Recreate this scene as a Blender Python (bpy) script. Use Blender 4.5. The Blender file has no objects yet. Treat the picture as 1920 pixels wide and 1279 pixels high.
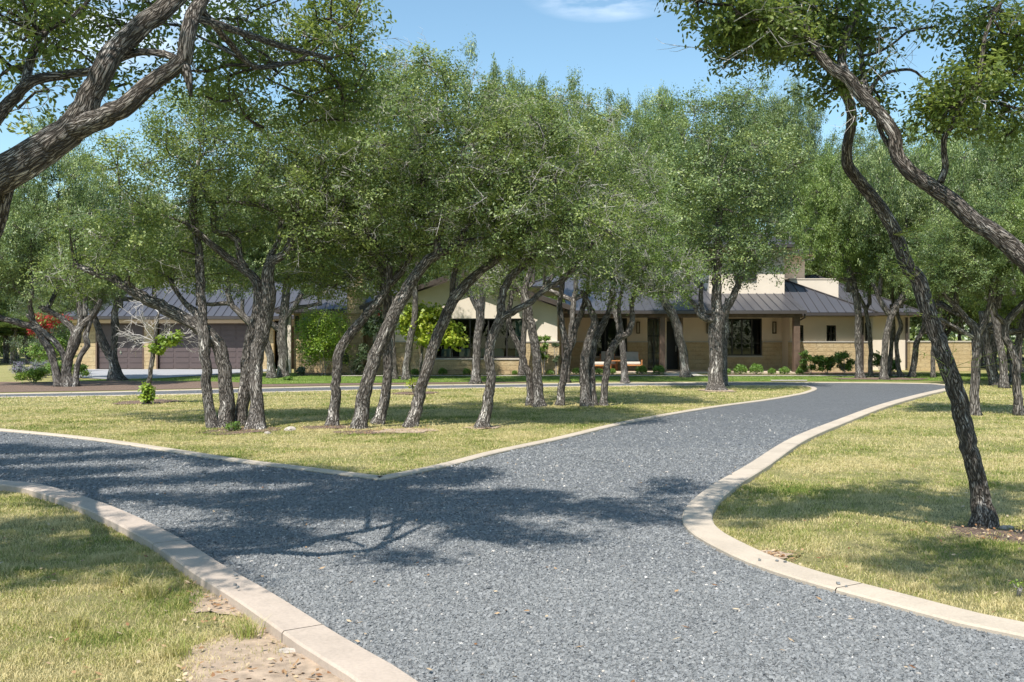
import bpy, math, random
import numpy as np
from mathutils import Vector

# ------------------------------------------------------------------ camera, sky, sun, exposure
scene = bpy.context.scene
H = 1.7            # eye height
F = 1867.0         # focal length of the photograph in its own pixels
HOR = 632.0        # horizon row of the photograph
SUN_EL, SUN_AZ = 57.0, 22.0     # elevation; azimuth of the light's heading, right of straight ahead

cd = bpy.data.cameras.new('camera')
cam = bpy.data.objects.new('camera', cd)
scene.collection.objects.link(cam)
cam.location = (0, 0, H)
cam.rotation_euler = (math.radians(90), 0, 0)
cd.sensor_width = 36.0
cd.lens = 35.0
cd.shift_y = -7.5 / 1920
cd.clip_end = 3000
scene.camera = cam

world = bpy.data.worlds.new('World')
scene.world = world
world.use_nodes = True
nt = world.node_tree
nt.nodes.clear()
wo = nt.nodes.new('ShaderNodeOutputWorld')
bg = nt.nodes.new('ShaderNodeBackground')
sky = nt.nodes.new('ShaderNodeTexSky')
sky.sky_type = 'NISHITA'
sky.sun_disc = False
sky.sun_elevation = math.radians(SUN_EL)
sky.sun_rotation = math.radians(180 + SUN_AZ)
sky.air_density = 1.0
sky.dust_density = 0.6
sky.ozone_density = 1.9
bg.inputs[1].default_value = 0.128
tc = nt.nodes.new('ShaderNodeTexCoord')
mp = nt.nodes.new('ShaderNodeMapping')
mp.inputs['Scale'].default_value = (9.0, 9.0, 40.0)
nz = nt.nodes.new('ShaderNodeTexNoise')
nz.inputs['Scale'].default_value = 1.0
nz.inputs['Detail'].default_value = 7
nz.inputs['Roughness'].default_value = 0.55
def cloud_mask(px, py, inner, outer):
    v = Vector(((px - 960) / F, 1.0, (HOR - py) / F)).normalized()
    d = nt.nodes.new('ShaderNodeVectorMath'); d.operation = 'SUBTRACT'; d.inputs[1].default_value = v
    s = nt.nodes.new('ShaderNodeVectorMath'); s.operation = 'MULTIPLY'; s.inputs[1].default_value = (1, 1, 3.2)
    l = nt.nodes.new('ShaderNodeVectorMath'); l.operation = 'LENGTH'
    m = nt.nodes.new('ShaderNodeMapRange'); m.inputs['From Min'].default_value = inner; m.inputs['From Max'].default_value = outer
    m.inputs['To Min'].default_value = 1; m.inputs['To Max'].default_value = 0
    nt.links.new(tc.outputs['Generated'], d.inputs[0]); nt.links.new(d.outputs[0], s.inputs[0]); nt.links.new(s.outputs[0], l.inputs[0])
    nt.links.new(l.outputs['Value'], m.inputs['Value'])
    return m.outputs[0]
nt.links.new(tc.outputs['Generated'], mp.inputs[0]); nt.links.new(mp.outputs[0], nz.inputs['Vector'])
a = cloud_mask(1140, -14, 0.02, 0.085)
b_ = cloud_mask(230, 30, 0.0, 0.2)
mx = nt.nodes.new('ShaderNodeMath'); mx.operation = 'MAXIMUM'; nt.links.new(a, mx.inputs[0]); nt.links.new(b_, mx.inputs[1])
nr = nt.nodes.new('ShaderNodeMapRange'); nr.inputs['From Min'].default_value = 0.40; nr.inputs['From Max'].default_value = 0.72
nt.links.new(nz.outputs['Fac'], nr.inputs['Value'])
ml = nt.nodes.new('ShaderNodeMath'); ml.operation = 'MULTIPLY'; nt.links.new(mx.outputs[0], ml.inputs[0]); nt.links.new(nr.outputs[0], ml.inputs[1])
mix = nt.nodes.new('ShaderNodeMixRGB'); mix.inputs[2].default_value = (9.0, 9.4, 10.2, 1)
nt.links.new(ml.outputs[0], mix.inputs[0]); tint = nt.nodes.new('ShaderNodeMixRGB'); tint.blend_type = 'MULTIPLY'; tint.inputs[0].default_value = 1; tint.inputs[2].default_value = (1.0, 1.13, 1.05, 1)
nt.links.new(sky.outputs[0], tint.inputs[1]); nt.links.new(tint.outputs[0], mix.inputs[1])
nt.links.new(mix.outputs[0], bg.inputs[0])
nt.links.new(bg.outputs[0], wo.inputs[0])

sd = bpy.data.lights.new('sun', 'SUN')
sd.energy = 4.5
sd.angle = math.radians(0.53)
sd.color = (1.0, 0.95, 0.87)
sun = bpy.data.objects.new('sun', sd)
scene.collection.objects.link(sun)
el, az = math.radians(SUN_EL), math.radians(SUN_AZ)
light_dir = Vector((math.sin(az) * math.cos(el), math.cos(az) * math.cos(el), -math.sin(el)))
sun.rotation_euler = light_dir.to_track_quat('-Z', 'Y').to_euler()
sun.location = (-10, -10, 30)
vs = scene.view_settings
vs.view_transform = 'Standard'
vs.look = 'None'
vs.exposure = 0.55
vs.gamma = 1.0
scene.cycles.max_bounces = 8
scene.cycles.transparent_max_bounces = 8

# ------------------------------------------------------------------ helpers
def PX(px, d): return (px - 960.0) * d / F
def PZ(py, d): return H + (HOR - py) * d / F
def P3(px, py, d): return np.array([PX(px, d), d, PZ(py, d)])
def G(px, py, z=0.0):                     # point of the ground under a photo pixel
    d = F * (H - z) / (py - HOR)
    return (PX(px, d), d)

WORLD = {}
def W(o): return WORLD.get(o.name, np.zeros(3)) if o else np.zeros(3)

def props(o, label=None, cat=None, group=None, kind=None):
    if label: o['label'] = label
    if cat: o['category'] = cat
    if group: o['group'] = group
    if kind: o['kind'] = kind
    return o

def empty(name, loc, label, cat, group=None):
    o = bpy.data.objects.new(name, None)
    o.empty_display_size = 0.3
    scene.collection.objects.link(o)
    o.location = tuple(float(v) for v in loc)
    WORLD[o.name] = np.array(loc, float)
    return props(o, label, cat, group)

def raw_mesh(name, V, faces, mat, attrs=None, smooth=False, fattr=None):
    """faces: list of (n,k) int arrays"""
    V = np.asarray(V, np.float32)
    me = bpy.data.meshes.new(name)
    me.vertices.add(len(V)); me.vertices.foreach_set('co', V.ravel())
    loops = np.concatenate([f.ravel() for f in faces]).astype(np.int32)
    tot = np.concatenate([np.full(len(f), f.shape[1], np.int32) for f in faces])
    st = np.concatenate([[0], np.cumsum(tot)[:-1]]).astype(np.int32)
    me.loops.add(len(loops)); me.loops.foreach_set('vertex_index', loops)
    me.polygons.add(len(tot)); me.polygons.foreach_set('loop_start', st)
    try: me.polygons.foreach_set('loop_total', tot)
    except Exception: pass
    me.polygons.foreach_set('use_smooth', np.full(len(tot), bool(smooth)))
    if attrs is not None:
        a = me.attributes.new('bk', 'FLOAT_VECTOR', 'POINT'); a.data.foreach_set('vector', np.asarray(attrs, np.float32).ravel())
    if fattr is not None:
        a = me.attributes.new('rnd', 'FLOAT', 'FACE'); a.data.foreach_set('value', np.asarray(fattr, np.float32))
    me.update(calc_edges=True)
    if mat: me.materials.append(mat)
    return me

def put(name, me, parent=None, loc=None):
    o = bpy.data.objects.new(name, me)
    scene.collection.objects.link(o)
    if parent: o.parent = parent
    if loc is not None: o.location = tuple(float(v) for v in loc)
    WORLD[o.name] = W(parent) + (np.array(loc, float) if loc is not None else 0)
    return o

class MB:
    def __init__(s): s.V = []; s.Fs = []; s.n = 0; s.A = []; s.fa = []
    def add(s, V, F_, A=None, fa=None):
        V = np.asarray(V, float).reshape(-1, 3)
        for f in (F_ if isinstance(F_, list) and isinstance(F_[0], np.ndarray) and F_[0].ndim == 2 else [np.asarray(F_)]):
            s.Fs.append(np.asarray(f).reshape(-1, np.asarray(f).shape[-1]) + s.n)
        s.V.append(V); s.n += len(V)
        if A is not None: s.A.append(np.asarray(A, float).reshape(-1, 3))
        if fa is not None: s.fa.append(np.asarray(fa, float))
    def box(s, x0, x1, y0, y1, z0, z1):
        if x1 < x0: x0, x1 = x1, x0
        if y1 < y0: y0, y1 = y1, y0
        V = [(x0,y0,z0),(x1,y0,z0),(x1,y1,z0),(x0,y1,z0),(x0,y0,z1),(x1,y0,z1),(x1,y1,z1),(x0,y1,z1)]
        s.add(V, np.array([(0,3,2,1),(4,5,6,7),(0,1,5,4),(1,2,6,5),(2,3,7,6),(3,0,4,7)]))
        return s
    def obox(s, p, q, w, h, up=(0,0,1)):           # a bar from p to q, w wide, h high
        p = np.array(p, float); q = np.array(q, float); d = q - p; d /= np.linalg.norm(d)
        up = np.array(up, float); sd_ = np.cross(d, up)
        if np.linalg.norm(sd_) < 1e-6: sd_ = np.cross(d, (0,1,0))
        sd_ /= np.linalg.norm(sd_); u = np.cross(sd_, d)
        V = [b + sd_*i*w/2 + u*j*h/2 for b in (p, q) for i, j in ((-1,-1),(1,-1),(1,1),(-1,1))]
        s.add(V, np.array([(0,1,2,3),(7,6,5,4),(0,4,5,1),(1,5,6,2),(2,6,7,3),(3,7,4,0)]))
        return s
    def poly(s, pts):
        s.add(pts, np.arange(len(pts)).reshape(1, -1)); return s
    def prism(s, pts, n):                          # polygon pts extruded by vector n
        pts = np.array(pts, float); k = len(pts); s.add(np.vstack([pts, pts + np.array(n, float)]), np.zeros((0, 4), int))
        b = s.n - 2*k
        s.Fs.append(np.arange(k)[::-1].reshape(1, -1) + b); s.Fs.append(np.arange(k).reshape(1, -1) + b + k)
        s.Fs.append(np.array([(i, (i+1) % k, (i+1) % k + k, i + k) for i in range(k)]) + b)
        return s
    def tube(s, pts, rad, n=8, close=True, jit=0.0, seed=0):
        P = np.asarray(pts, float); R = np.broadcast_to(np.asarray(rad, float), (len(P),)).copy()
        T = np.gradient(P, axis=0); T /= (np.linalg.norm(T, axis=1)[:, None] + 1e-9)
        u = np.cross(T[0], (0.3, 1, 0.1)); u /= np.linalg.norm(u)
        U = []
        for t in T:
            u = u - t * np.dot(u, t); u /= (np.linalg.norm(u) + 1e-9); U.append(u)
        U = np.array(U); B = np.cross(T, U)
        th = np.arange(n) * 2 * np.pi / n
        L = np.concatenate([[0], np.cumsum(np.linalg.norm(np.diff(P, axis=0), axis=1))])
        rr = R[:, None] * np.ones(n)[None]
        if jit:
            rg = np.random.RandomState(seed)
            for q in range(7):
                k = rg.randint(1, 6); w = rg.uniform(1.2, 9); ph = rg.uniform(0, 6.3)
                rr = rr * (1 + jit * 0.45 * np.sin(k * th[None] + w * L[:, None] + ph) * (1 if k < 4 else 0.6))
        V = P[:, None] + rr[..., None] * (np.cos(th)[None, :, None] * U[:, None] + np.sin(th)[None, :, None] * B[:, None])
        m = len(P)
        i = np.arange(m - 1)[:, None]; j = np.arange(n)[None]
        Q = np.stack([i*n + j, i*n + (j+1) % n, (i+1)*n + (j+1) % n, (i+1)*n + j], -1).reshape(-1, 4)
        rm = R.max()
        A = np.stack([np.cos(th)[None] * np.maximum(R, .02)[:, None], np.sin(th)[None] * np.maximum(R, .02)[:, None], (L[:, None] * 0.3 + seed * 1.7) * np.ones(n)], -1).reshape(-1, 3)
        V = V.reshape(-1, 3)
        s.add(V, Q, A)
        if close:
            b = s.n - len(V)
            s.Fs.append(np.arange(n)[::-1].reshape(1, -1) + b); s.Fs.append((np.arange(n) + (m-1)*n).reshape(1, -1) + b)
        return s
    def twigs(s, A0, B0, C0, r):                   # many 3-sided two-segment twigs at once
        if len(A0) == 0: return s
        n = len(A0)
        d = C0 - A0; d /= (np.linalg.norm(d, axis=1)[:, None] + 1e-9)
        u = np.cross(d, np.tile((0.31, 0.2, 0.93), (n, 1))); u /= (np.linalg.norm(u, axis=1)[:, None] + 1e-9); v = np.cross(d, u)
        rings = []
        for Pp, k in ((A0, 1.0), (B0, 0.75), (C0, 0.35)):
            for t in (0, 2.09, 4.19):
                rings.append(Pp + (u * math.cos(t) + v * math.sin(t)) * (r * k)[:, None])
        V = np.stack(rings, 1)
        base = (np.arange(n) * 9)[:, None, None]
        q = np.array([(a*3 + j, a*3 + (j+1) % 3, (a+1)*3 + (j+1) % 3, (a+1)*3 + j) for a in (0, 1) for j in range(3)])[None]
        Vf = V.reshape(-1, 3)
        s.add(Vf, (q + base).reshape(-1, 4), Vf * np.array((0.4, 0.4, 0.3)))
        return s
    def mesh(s, name, mat, origin=(0,0,0), smooth=False):
        V = np.vstack(s.V) - np.asarray(origin, float)
        A = np.vstack(s.A) if s.A and sum(len(a) for a in s.A) == len(V) else None
        fs = [f for f in s.Fs if len(f)]
        fa = np.concatenate(s.fa) if s.fa and sum(len(a) for a in s.fa) == sum(len(f) for f in fs) else None
        return raw_mesh(name, V, fs, mat, A, smooth, fa)
    def build(s, name, mat, parent=None, smooth=False):
        return put(name, s.mesh(name, mat, W(parent), smooth), parent)

def thing_mesh(name, mb, mat, loc, label, cat, group=None, smooth=False):
    me = mb.mesh(name, mat, loc, smooth)
    o = put(name, me, None, loc)
    return props(o, label, cat, group)

def catmull(P, step):
    P = np.asarray(P, float)
    if len(P) < 3:
        n = max(2, int(np.linalg.norm(P[-1, :3]-P[0, :3]) / step)); t = np.linspace(0, 1, n + 1)[:, None]
        return P[0] * (1-t) + P[-1] * t
    Q = np.vstack([2*P[0]-P[1], P, 2*P[-1]-P[-2]]); out = []
    for i in range(1, len(Q) - 2):
        n = max(1, int(round(np.linalg.norm(Q[i+1, :3] - Q[i, :3]) / step)))
        for k in range(n):
            t = k / n
            out.append(0.5 * (2*Q[i] + (Q[i+1]-Q[i-1])*t + (2*Q[i-1]-5*Q[i]+4*Q[i+1]-Q[i+2])*t*t + (3*Q[i]-Q[i-1]-3*Q[i+1]+Q[i+2])*t**3))
    out.append(P[-1])
    return np.array(out)

def inside(pts, poly):
    x, y = pts[:, 0], pts[:, 1]; c = np.zeros(len(pts), bool); n = len(poly); j = n - 1
    for i in range(n):
        xi, yi = poly[i]; xj, yj = poly[j]
        if yi != yj:
            c ^= ((yi > y) != (yj > y)) & (x < (xj - xi) * (y - yi) / (yj - yi) + xi)
        j = i
    return c

def vnoise(x, y, seed=0, sc=1.0):                  # smooth value noise from summed sines
    r = np.random.RandomState(seed); o = np.zeros_like(x)
    for q in range(9):
        a_ = r.uniform(0, 6.28); f = r.uniform(0.5, 2.6) * sc; o += np.sin((x*math.cos(a_) + y*math.sin(a_)) * f + r.uniform(0, 6.28))
    return o / 3.2

# ------------------------------------------------------------------ materials
def newmat(name):
    m = bpy.data.materials.new(name); m.use_nodes = True
    n = m.node_tree; p = n.nodes['Principled BSDF']
    return m, n, p
def N(n, t, **kw):
    o = n.nodes.new(t)
    for k, v in kw.items(): setattr(o, k, v)
    return o
def ramp(n, src, stops):
    r = N(n, 'ShaderNodeValToRGB'); e = r.color_ramp.elements
    while len(e) < len(stops): e.new(0.5)
    for i, (p, c) in enumerate(stops): e[i].position = p; e[i].color = (*c, 1)
    n.links.new(src, r.inputs[0]); return r.outputs[0]
def coords(n, kind='Object', scale=(1,1,1)):
    t = N(n, 'ShaderNodeTexCoord'); m = N(n, 'ShaderNodeMapping'); m.inputs['Scale'].default_value = scale
    n.links.new(t.outputs[kind], m.inputs[0]); return m.outputs[0]
def worldpos(n, scale=(1,1,1)):
    t = N(n, 'ShaderNodeNewGeometry'); m = N(n, 'ShaderNodeMapping'); m.inputs['Scale'].default_value = scale
    n.links.new(t.outputs['Position'], m.inputs[0]); return m.outputs[0]
def noise(n, vec, scale, detail=4, rough=0.55, dist=0.0):
    t = N(n, 'ShaderNodeTexNoise'); t.inputs['Scale'].default_value = scale; t.inputs['Detail'].default_value = detail
    t.inputs['Roughness'].default_value = rough; t.inputs['Distortion'].default_value = dist
    if vec is not None: n.links.new(vec, t.inputs['Vector'])
    return t.outputs['Fac']
def mixc(n, f, a_, b2, mode='MIX'):
    m = N(n, 'ShaderNodeMixRGB', blend_type=mode)
    for i, v in ((0, f), (1, a_), (2, b2)):
        if isinstance(v, (int, float)): m.inputs[i].default_value = v
        elif isinstance(v, tuple): m.inputs[i].default_value = (*v, 1) if len(v) == 3 else v
        else: n.links.new(v, m.inputs[i])
    return m.outputs[0]
def bump(n, p, h, strength=0.5, dist=0.02, prev=None):
    b = N(n, 'ShaderNodeBump'); b.inputs['Strength'].default_value = strength; b.inputs['Distance'].default_value = dist
    n.links.new(h, b.inputs['Height'])
    if prev is not None: n.links.new(prev, b.inputs['Normal'])
    n.links.new(b.outputs[0], p.inputs['Normal']); return b.outputs[0]

def simple(name, col, rough=0.6, var=0.12, sc=6.0, bmp=0.0, metal=0.0, spec=0.5):
    m, n, p = newmat(name)
    v = worldpos(n); f = noise(n, v, sc, 5)
    lo = tuple(c * (1 - var) for c in col); hi = tuple(min(1, c * (1 + var)) for c in col)
    n.links.new(ramp(n, f, [(0.3, lo), (0.7, hi)]), p.inputs['Base Color'])
    p.inputs['Roughness'].default_value = rough; p.inputs['Metallic'].default_value = metal
    p.inputs['Specular IOR Level'].default_value = spec
    if bmp: bump(n, p, noise(n, v, sc * 12, 4), bmp, 0.01)
    return m

def leafmat(name, stops, trans=0.28, rough=0.42, tr_col=(0.30, 0.36, 0.06)):
    m, n, p = newmat(name)
    at = N(n, 'ShaderNodeAttribute'); at.attribute_name = 'rnd'
    col = ramp(n, at.outputs['Fac'], stops)
    n.links.new(col, p.inputs['Base Color'])
    p.inputs['Roughness'].default_value = rough
    p.inputs['Specular IOR Level'].default_value = 0.55
    tb = N(n, 'ShaderNodeBsdfTranslucent')
    n.links.new(mixc(n, 0.55, col, tr_col), tb.inputs[0])
    mx_ = N(n, 'ShaderNodeMixShader'); mx_.inputs[0].default_value = trans
    n.links.new(p.outputs[0], mx_.inputs[1]); n.links.new(tb.outputs[0], mx_.inputs[2])
    n.links.new(mx_.outputs[0], n.nodes['Material Output'].inputs[0])
    return m

M = {}
M['oak_near'] = leafmat('oak_leaf_near', [(0, (.070,.110,.030)), (.5, (.155,.22,.055)), (.85, (.28,.36,.09)), (1, (.42,.47,.12))], .56, .36)
M['oak'] = leafmat('oak_leaf', [(0, (.070,.110,.040)), (.4, (.155,.222,.072)), (.75, (.28,.36,.11)), (1, (.44,.50,.17))], .42, .42)
M['oak_far'] = leafmat('oak_leaf_far', [(0, (.065,.105,.045)), (.45, (.150,.218,.080)), (.8, (.28,.36,.12)), (1, (.42,.48,.18))], .30, .45)
M['oak_light'] = leafmat('oak_leaf_light', [(0, (.10,.16,.045)), (.5, (.20,.295,.075)), (1, (.37,.47,.13))], .42, .45)
M['bush'] = leafmat('bush_leaf', [(0, (.08,.16,.03)), (.5, (.16,.28,.045)), (1, (.30,.42,.07))], .3, .45)
M['bush_yellow'] = leafmat('bright_bush_leaf', [(0, (.13,.22,.03)), (.5, (.26,.38,.045)), (1, (.44,.52,.08))], .35, .45, (.4,.5,.05))
M['bush_dark'] = leafmat('dark_bush_leaf', [(0, (.03,.06,.025)), (.5, (.07,.11,.05)), (1, (.14,.18,.09))], .25, .5)
M['sage'] = leafmat('grey_sage_leaf', [(0, (.09,.13,.09)), (.5, (.16,.20,.15)), (1, (.24,.27,.24))], .2, .6)
M['boxwood'] = leafmat('boxwood_leaf', [(0, (.08,.17,.03)), (.5, (.16,.29,.05)), (1, (.28,.42,.08))], .25, .45)
M['flower_red'] = leafmat('red_petal', [(0, (.32,.012,.02)), (.5, (.50,.02,.035)), (1, (.62,.06,.07))], .3, .6, (.6,.05,.05))
M['lavender'] = leafmat('lavender_petal', [(0, (.20,.16,.30)), (.5, (.30,.26,.42)), (1, (.42,.38,.52))], .2, .6, (.3,.25,.45))
M['yellow_leaf'] = leafmat('yellow_sapling_leaf', [(0, (.20,.30,.03)), (.5, (.36,.46,.05)), (1, (.55,.58,.09))], .4, .45, (.6,.6,.05))
M['fallen'] = leafmat('fallen_leaf', [(0, (.22,.10,.04)), (.5, (.42,.26,.13)), (1, (.62,.50,.34))], .1, .6, (.3,.2,.1))
M['grass'] = None

def barkmat(name, base, light, dark, k=1.0, bs=1.0):
    m, n, p = newmat(name)
    at = N(n, 'ShaderNodeAttribute'); at.attribute_name = 'bk'
    mpv = N(n, 'ShaderNodeMapping'); mpv.inputs['Scale'].default_value = (1, 1, .55); n.links.new(at.outputs['Vector'], mpv.inputs[0]); v = mpv.outputs[0]
    nf = N(n, 'ShaderNodeTexNoise'); nf.inputs['Scale'].default_value = 14 * k; nf.inputs['Detail'].default_value = 3
    n.links.new(v, nf.inputs['Vector'])
    dv = N(n, 'ShaderNodeMixRGB', blend_type='LINEAR_LIGHT'); dv.inputs[0].default_value = 0.055 / k
    n.links.new(v, dv.inputs[1]); n.links.new(nf.outputs['Color'], dv.inputs[2])
    vo = N(n, 'ShaderNodeTexVoronoi', feature='DISTANCE_TO_EDGE'); vo.inputs['Scale'].default_value = 48 * k
    n.links.new(dv.outputs[0], vo.inputs['Vector'])
    fis = N(n, 'ShaderNodeMapRange'); fis.inputs['From Max'].default_value = 0.22; n.links.new(vo.outputs['Distance'], fis.inputs['Value'])
    n2 = noise(n, v, 55 * k, 6, .65)
    n3 = noise(n, v, 9 * k, 5, .6)
    c1 = ramp(n, n2, [(.3, dark), (.52, base), (.75, light)])
    pat = N(n, 'ShaderNodeMapRange'); pat.inputs['From Min'].default_value = .56; pat.inputs['From Max'].default_value = .66; n.links.new(n3, pat.inputs['Value'])
    c2 = mixc(n, pat.outputs[0], c1, tuple(min(1, c * 1.45 + .03) for c in light))
    c3 = mixc(n, fis.outputs[0], tuple(c * .45 for c in dark), c2)
    n.links.new(c3, p.inputs['Base Color'])
    p.inputs['Roughness'].default_value = 0.9; p.inputs['Specular IOR Level'].default_value = 0.25
    mh = N(n, 'ShaderNodeMath', operation='MULTIPLY_ADD'); n.links.new(n2, mh.inputs[0]); mh.inputs[1].default_value = 0.45; n.links.new(fis.outputs[0], mh.inputs[2])
    bump(n, p, mh.outputs[0], 1.0, 0.022 * bs)
    return m
M['bark_near'] = barkmat('oak_bark_near', (.26,.225,.195), (.52,.48,.44), (.10,.078,.062), 1.3, 0.9)
M['bark'] = barkmat('oak_bark', (.28,.25,.225), (.56,.52,.475), (.10,.082,.068), 0.85, 1.0)
M['bark_far'] = barkmat('oak_bark_far', (.26,.23,.205), (.48,.45,.415), (.10,.085,.072), 0.5, 1.0)
M['twig'] = simple('grey_twig', (.30,.27,.25), .9, .3, 5)
M['pale_twig'] = simple('pale_dead_twig', (.50,.46,.43), .9, .2, 5)

# ground with grass
def groundmat(name, lush=False):
    m, n, p = newmat(name)
    v = worldpos(n)
    a1 = noise(n, v, .55, 5, .6); a2 = noise(n, v, 5.5, 6, .7); a3 = noise(n, v, 70, 4, .8)
    if lush:
        c = ramp(n, a1, [(.3, (.12,.20,.035)), (.7, (.20,.30,.06))])
        c = mixc(n, .35, c, ramp(n, a3, [(.3, (.08,.13,.02)), (.7, (.28,.38,.09))]))
    else:
        c = ramp(n, a1, [(.28, (.21,.22,.07)), (.45, (.35,.32,.12)), (.6, (.48,.41,.20)), (.75, (.37,.34,.14))])
        c = mixc(n, .45, c, ramp(n, a2, [(.3, (.17,.19,.065)), (.5, (.35,.32,.14)), (.72, (.52,.43,.25))]))
        c = mixc(n, .5, c, ramp(n, a3, [(.3, (.11,.11,.035)), (.52, (.32,.31,.13)), (.75, (.56,.50,.29))]))
    n.links.new(c, p.inputs['Base Color'])
    p.inputs['Roughness'].default_value = 1.0; p.inputs['Specular IOR Level'].default_value = 0.1
    bump(n, p, a3, 0.9, 0.04)
    return m
M['ground'] = groundmat('grass_ground')
M['lush'] = groundmat('watered_lawn', True)

def grassmat():
    m, n, p = newmat('grass_blade')
    at = N(n, 'ShaderNodeAttribute'); at.attribute_name = 'rnd'
    v = worldpos(n); a1 = noise(n, v, .55, 5, .6); a2 = noise(n, v, 5.5, 4, .6)
    s = N(n, 'ShaderNodeMath', operation='MULTIPLY_ADD'); n.links.new(a1, s.inputs[0]); s.inputs[1].default_value = 1.3; n.links.new(at.outputs['Fac'], s.inputs[2])
    s2 = N(n, 'ShaderNodeMath', operation='MULTIPLY_ADD'); n.links.new(a2, s2.inputs[0]); s2.inputs[1].default_value = 1.0; n.links.new(s.outputs[0], s2.inputs[2])
    dv = N(n, 'ShaderNodeMath', operation='DIVIDE'); n.links.new(s2.outputs[0], dv.inputs[0]); dv.inputs[1].default_value = 3.0
    c = ramp(n, dv.outputs[0], [(.26, (.12,.20,.035)), (.38, (.24,.30,.06)), (.48, (.45,.43,.14)), (.60, (.70,.60,.32))])
    n.links.new(c, p.inputs['Base Color']); p.inputs['Roughness'].default_value = .6; p.inputs['Specular IOR Level'].default_value = .3
    tb = N(n, 'ShaderNodeBsdfTranslucent'); n.links.new(c, tb.inputs[0])
    mx_ = N(n, 'ShaderNodeMixShader'); mx_.inputs[0].default_value = .3
    n.links.new(p.outputs[0], mx_.inputs[1]); n.links.new(tb.outputs[0], mx_.inputs[2]); n.links.new(mx_.outputs[0], n.nodes['Material Output'].inputs[0])
    return m
M['grass'] = grassmat()
M['lush_blade'] = leafmat('lush_blade', [(0, (.13,.20,.04)), (.5, (.22,.30,.07)), (1, (.38,.44,.13))], .3, .5)

def gravelmat():
    m, n, p = newmat('gravel_bed')
    v = worldpos(n)
    vo = N(n, 'ShaderNodeTexVoronoi'); vo.inputs['Scale'].default_value = 78; n.links.new(v, vo.inputs['Vector'])
    sx = N(n, 'ShaderNodeSeparateColor'); n.links.new(vo.outputs['Color'], sx.inputs[0])
    c = ramp(n, sx.outputs[0], [(0, (.10,.107,.118)), (.3, (.19,.20,.215)), (.8, (.265,.277,.295)), (.98, (.34,.35,.36)), (1, (.60,.58,.56))])
    lg = noise(n, v, .8, 4, .6)
    c = mixc(n, .35, c, ramp(n, lg, [(.3, (.19,.20,.215)), (.7, (.275,.285,.30))]))
    vb = N(n, 'ShaderNodeTexVoronoi'); vb.inputs['Scale'].default_value = 23; n.links.new(v, vb.inputs['Vector'])  # coarser random tones; the palest cells paint in sparkle of distant gravel
    sb = N(n, 'ShaderNodeSeparateColor'); n.links.new(vb.outputs['Color'], sb.inputs[0])
    c = mixc(n, .4, c, ramp(n, sb.outputs[0], [(0, (.10,.107,.118)), (.5, (.22,.232,.25)), (.95, (.29,.30,.315)), (1, (.42,.42,.41))]))
    ed = N(n, 'ShaderNodeTexVoronoi', feature='DISTANCE_TO_EDGE'); ed.inputs['Scale'].default_value = 78; n.links.new(v, ed.inputs['Vector'])
    e = N(n, 'ShaderNodeMapRange'); e.inputs['From Max'].default_value = .12; n.links.new(ed.outputs['Distance'], e.inputs['Value'])
    n.links.new(c, p.inputs['Base Color']); p.inputs['Roughness'].default_value = .75
    h = N(n, 'ShaderNodeMath', operation='MULTIPLY_ADD'); n.links.new(sx.outputs[1], h.inputs[0]); h.inputs[1].default_value = .7; n.links.new(e.outputs[0], h.inputs[2])
    bump(n, p, h.outputs[0], 1.0, .016)
    return m
M['gravel'] = gravelmat()
m_, n_, p_ = newmat('gravel_stone')
at_ = N(n_, 'ShaderNodeAttribute'); at_.attribute_name = 'rnd'
n_.links.new(ramp(n_, at_.outputs['Fac'], [(0, (.10,.105,.11)), (.15, (.185,.191,.194)), (.8, (.236,.242,.243)), (.992, (.28,.285,.29)), (.994, (.42,.33,.25)), (1, (.72,.70,.66))]), p_.inputs['Base Color'])
p_.inputs['Roughness'].default_value = .65
M['stone_bit'] = m_

def concrete(name, col, sc=1.0):
    m, n, p = newmat(name)
    v = worldpos(n); a1 = noise(n, v, 1.7 * sc, 6, .65); a2 = noise(n, v, 45, 5, .7); a3 = noise(n, v, 260, 2, .6)
    c = ramp(n, a1, [(.3, tuple(x * .80 for x in col)), (.55, col), (.75, tuple(min(1, x * 1.12) for x in col))])
    c = mixc(n, .30, c, ramp(n, a2, [(.3, tuple(x * .6 for x in col)), (.6, tuple(min(1, x * 1.1) for x in col))]))
    n.links.new(c, p.inputs['Base Color']); p.inputs['Roughness'].default_value = .85
    b1 = bump(n, p, a2, .35, .006); bump(n, p, a3, .3, .002, b1)
    a4 = noise(n, v, 6.0 * sc, 7, .75, 1.0)
    st = N(n, 'ShaderNodeMapRange'); st.inputs['From Min'].default_value = .52; st.inputs['From Max'].default_value = .75; st.inputs['To Max'].default_value = .45; n.links.new(a4, st.inputs['Value'])
    n.links.new(mixc(n, st.outputs[0], c, tuple(x * .55 for x in col)), p.inputs['Base Color'])
    return m
M['kerb'] = concrete('kerb_concrete', (.49,.405,.335))
M['kerb_pale'] = concrete('pale_kerb_concrete', (.52,.44,.35))
M['apron'] = concrete('apron_concrete', (.36,.36,.37), .4)
M['path'] = concrete('path_stone', (.50,.46,.40))
M['porch'] = concrete('porch_slab', (.60,.50,.38))
M['mulch'] = simple('mulch', (.17,.115,.085), 1.0, .55, 30, .9)
M['soil'] = simple('bare_soil', (.42,.32,.235), 1.0, .30, 14, .8)

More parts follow.
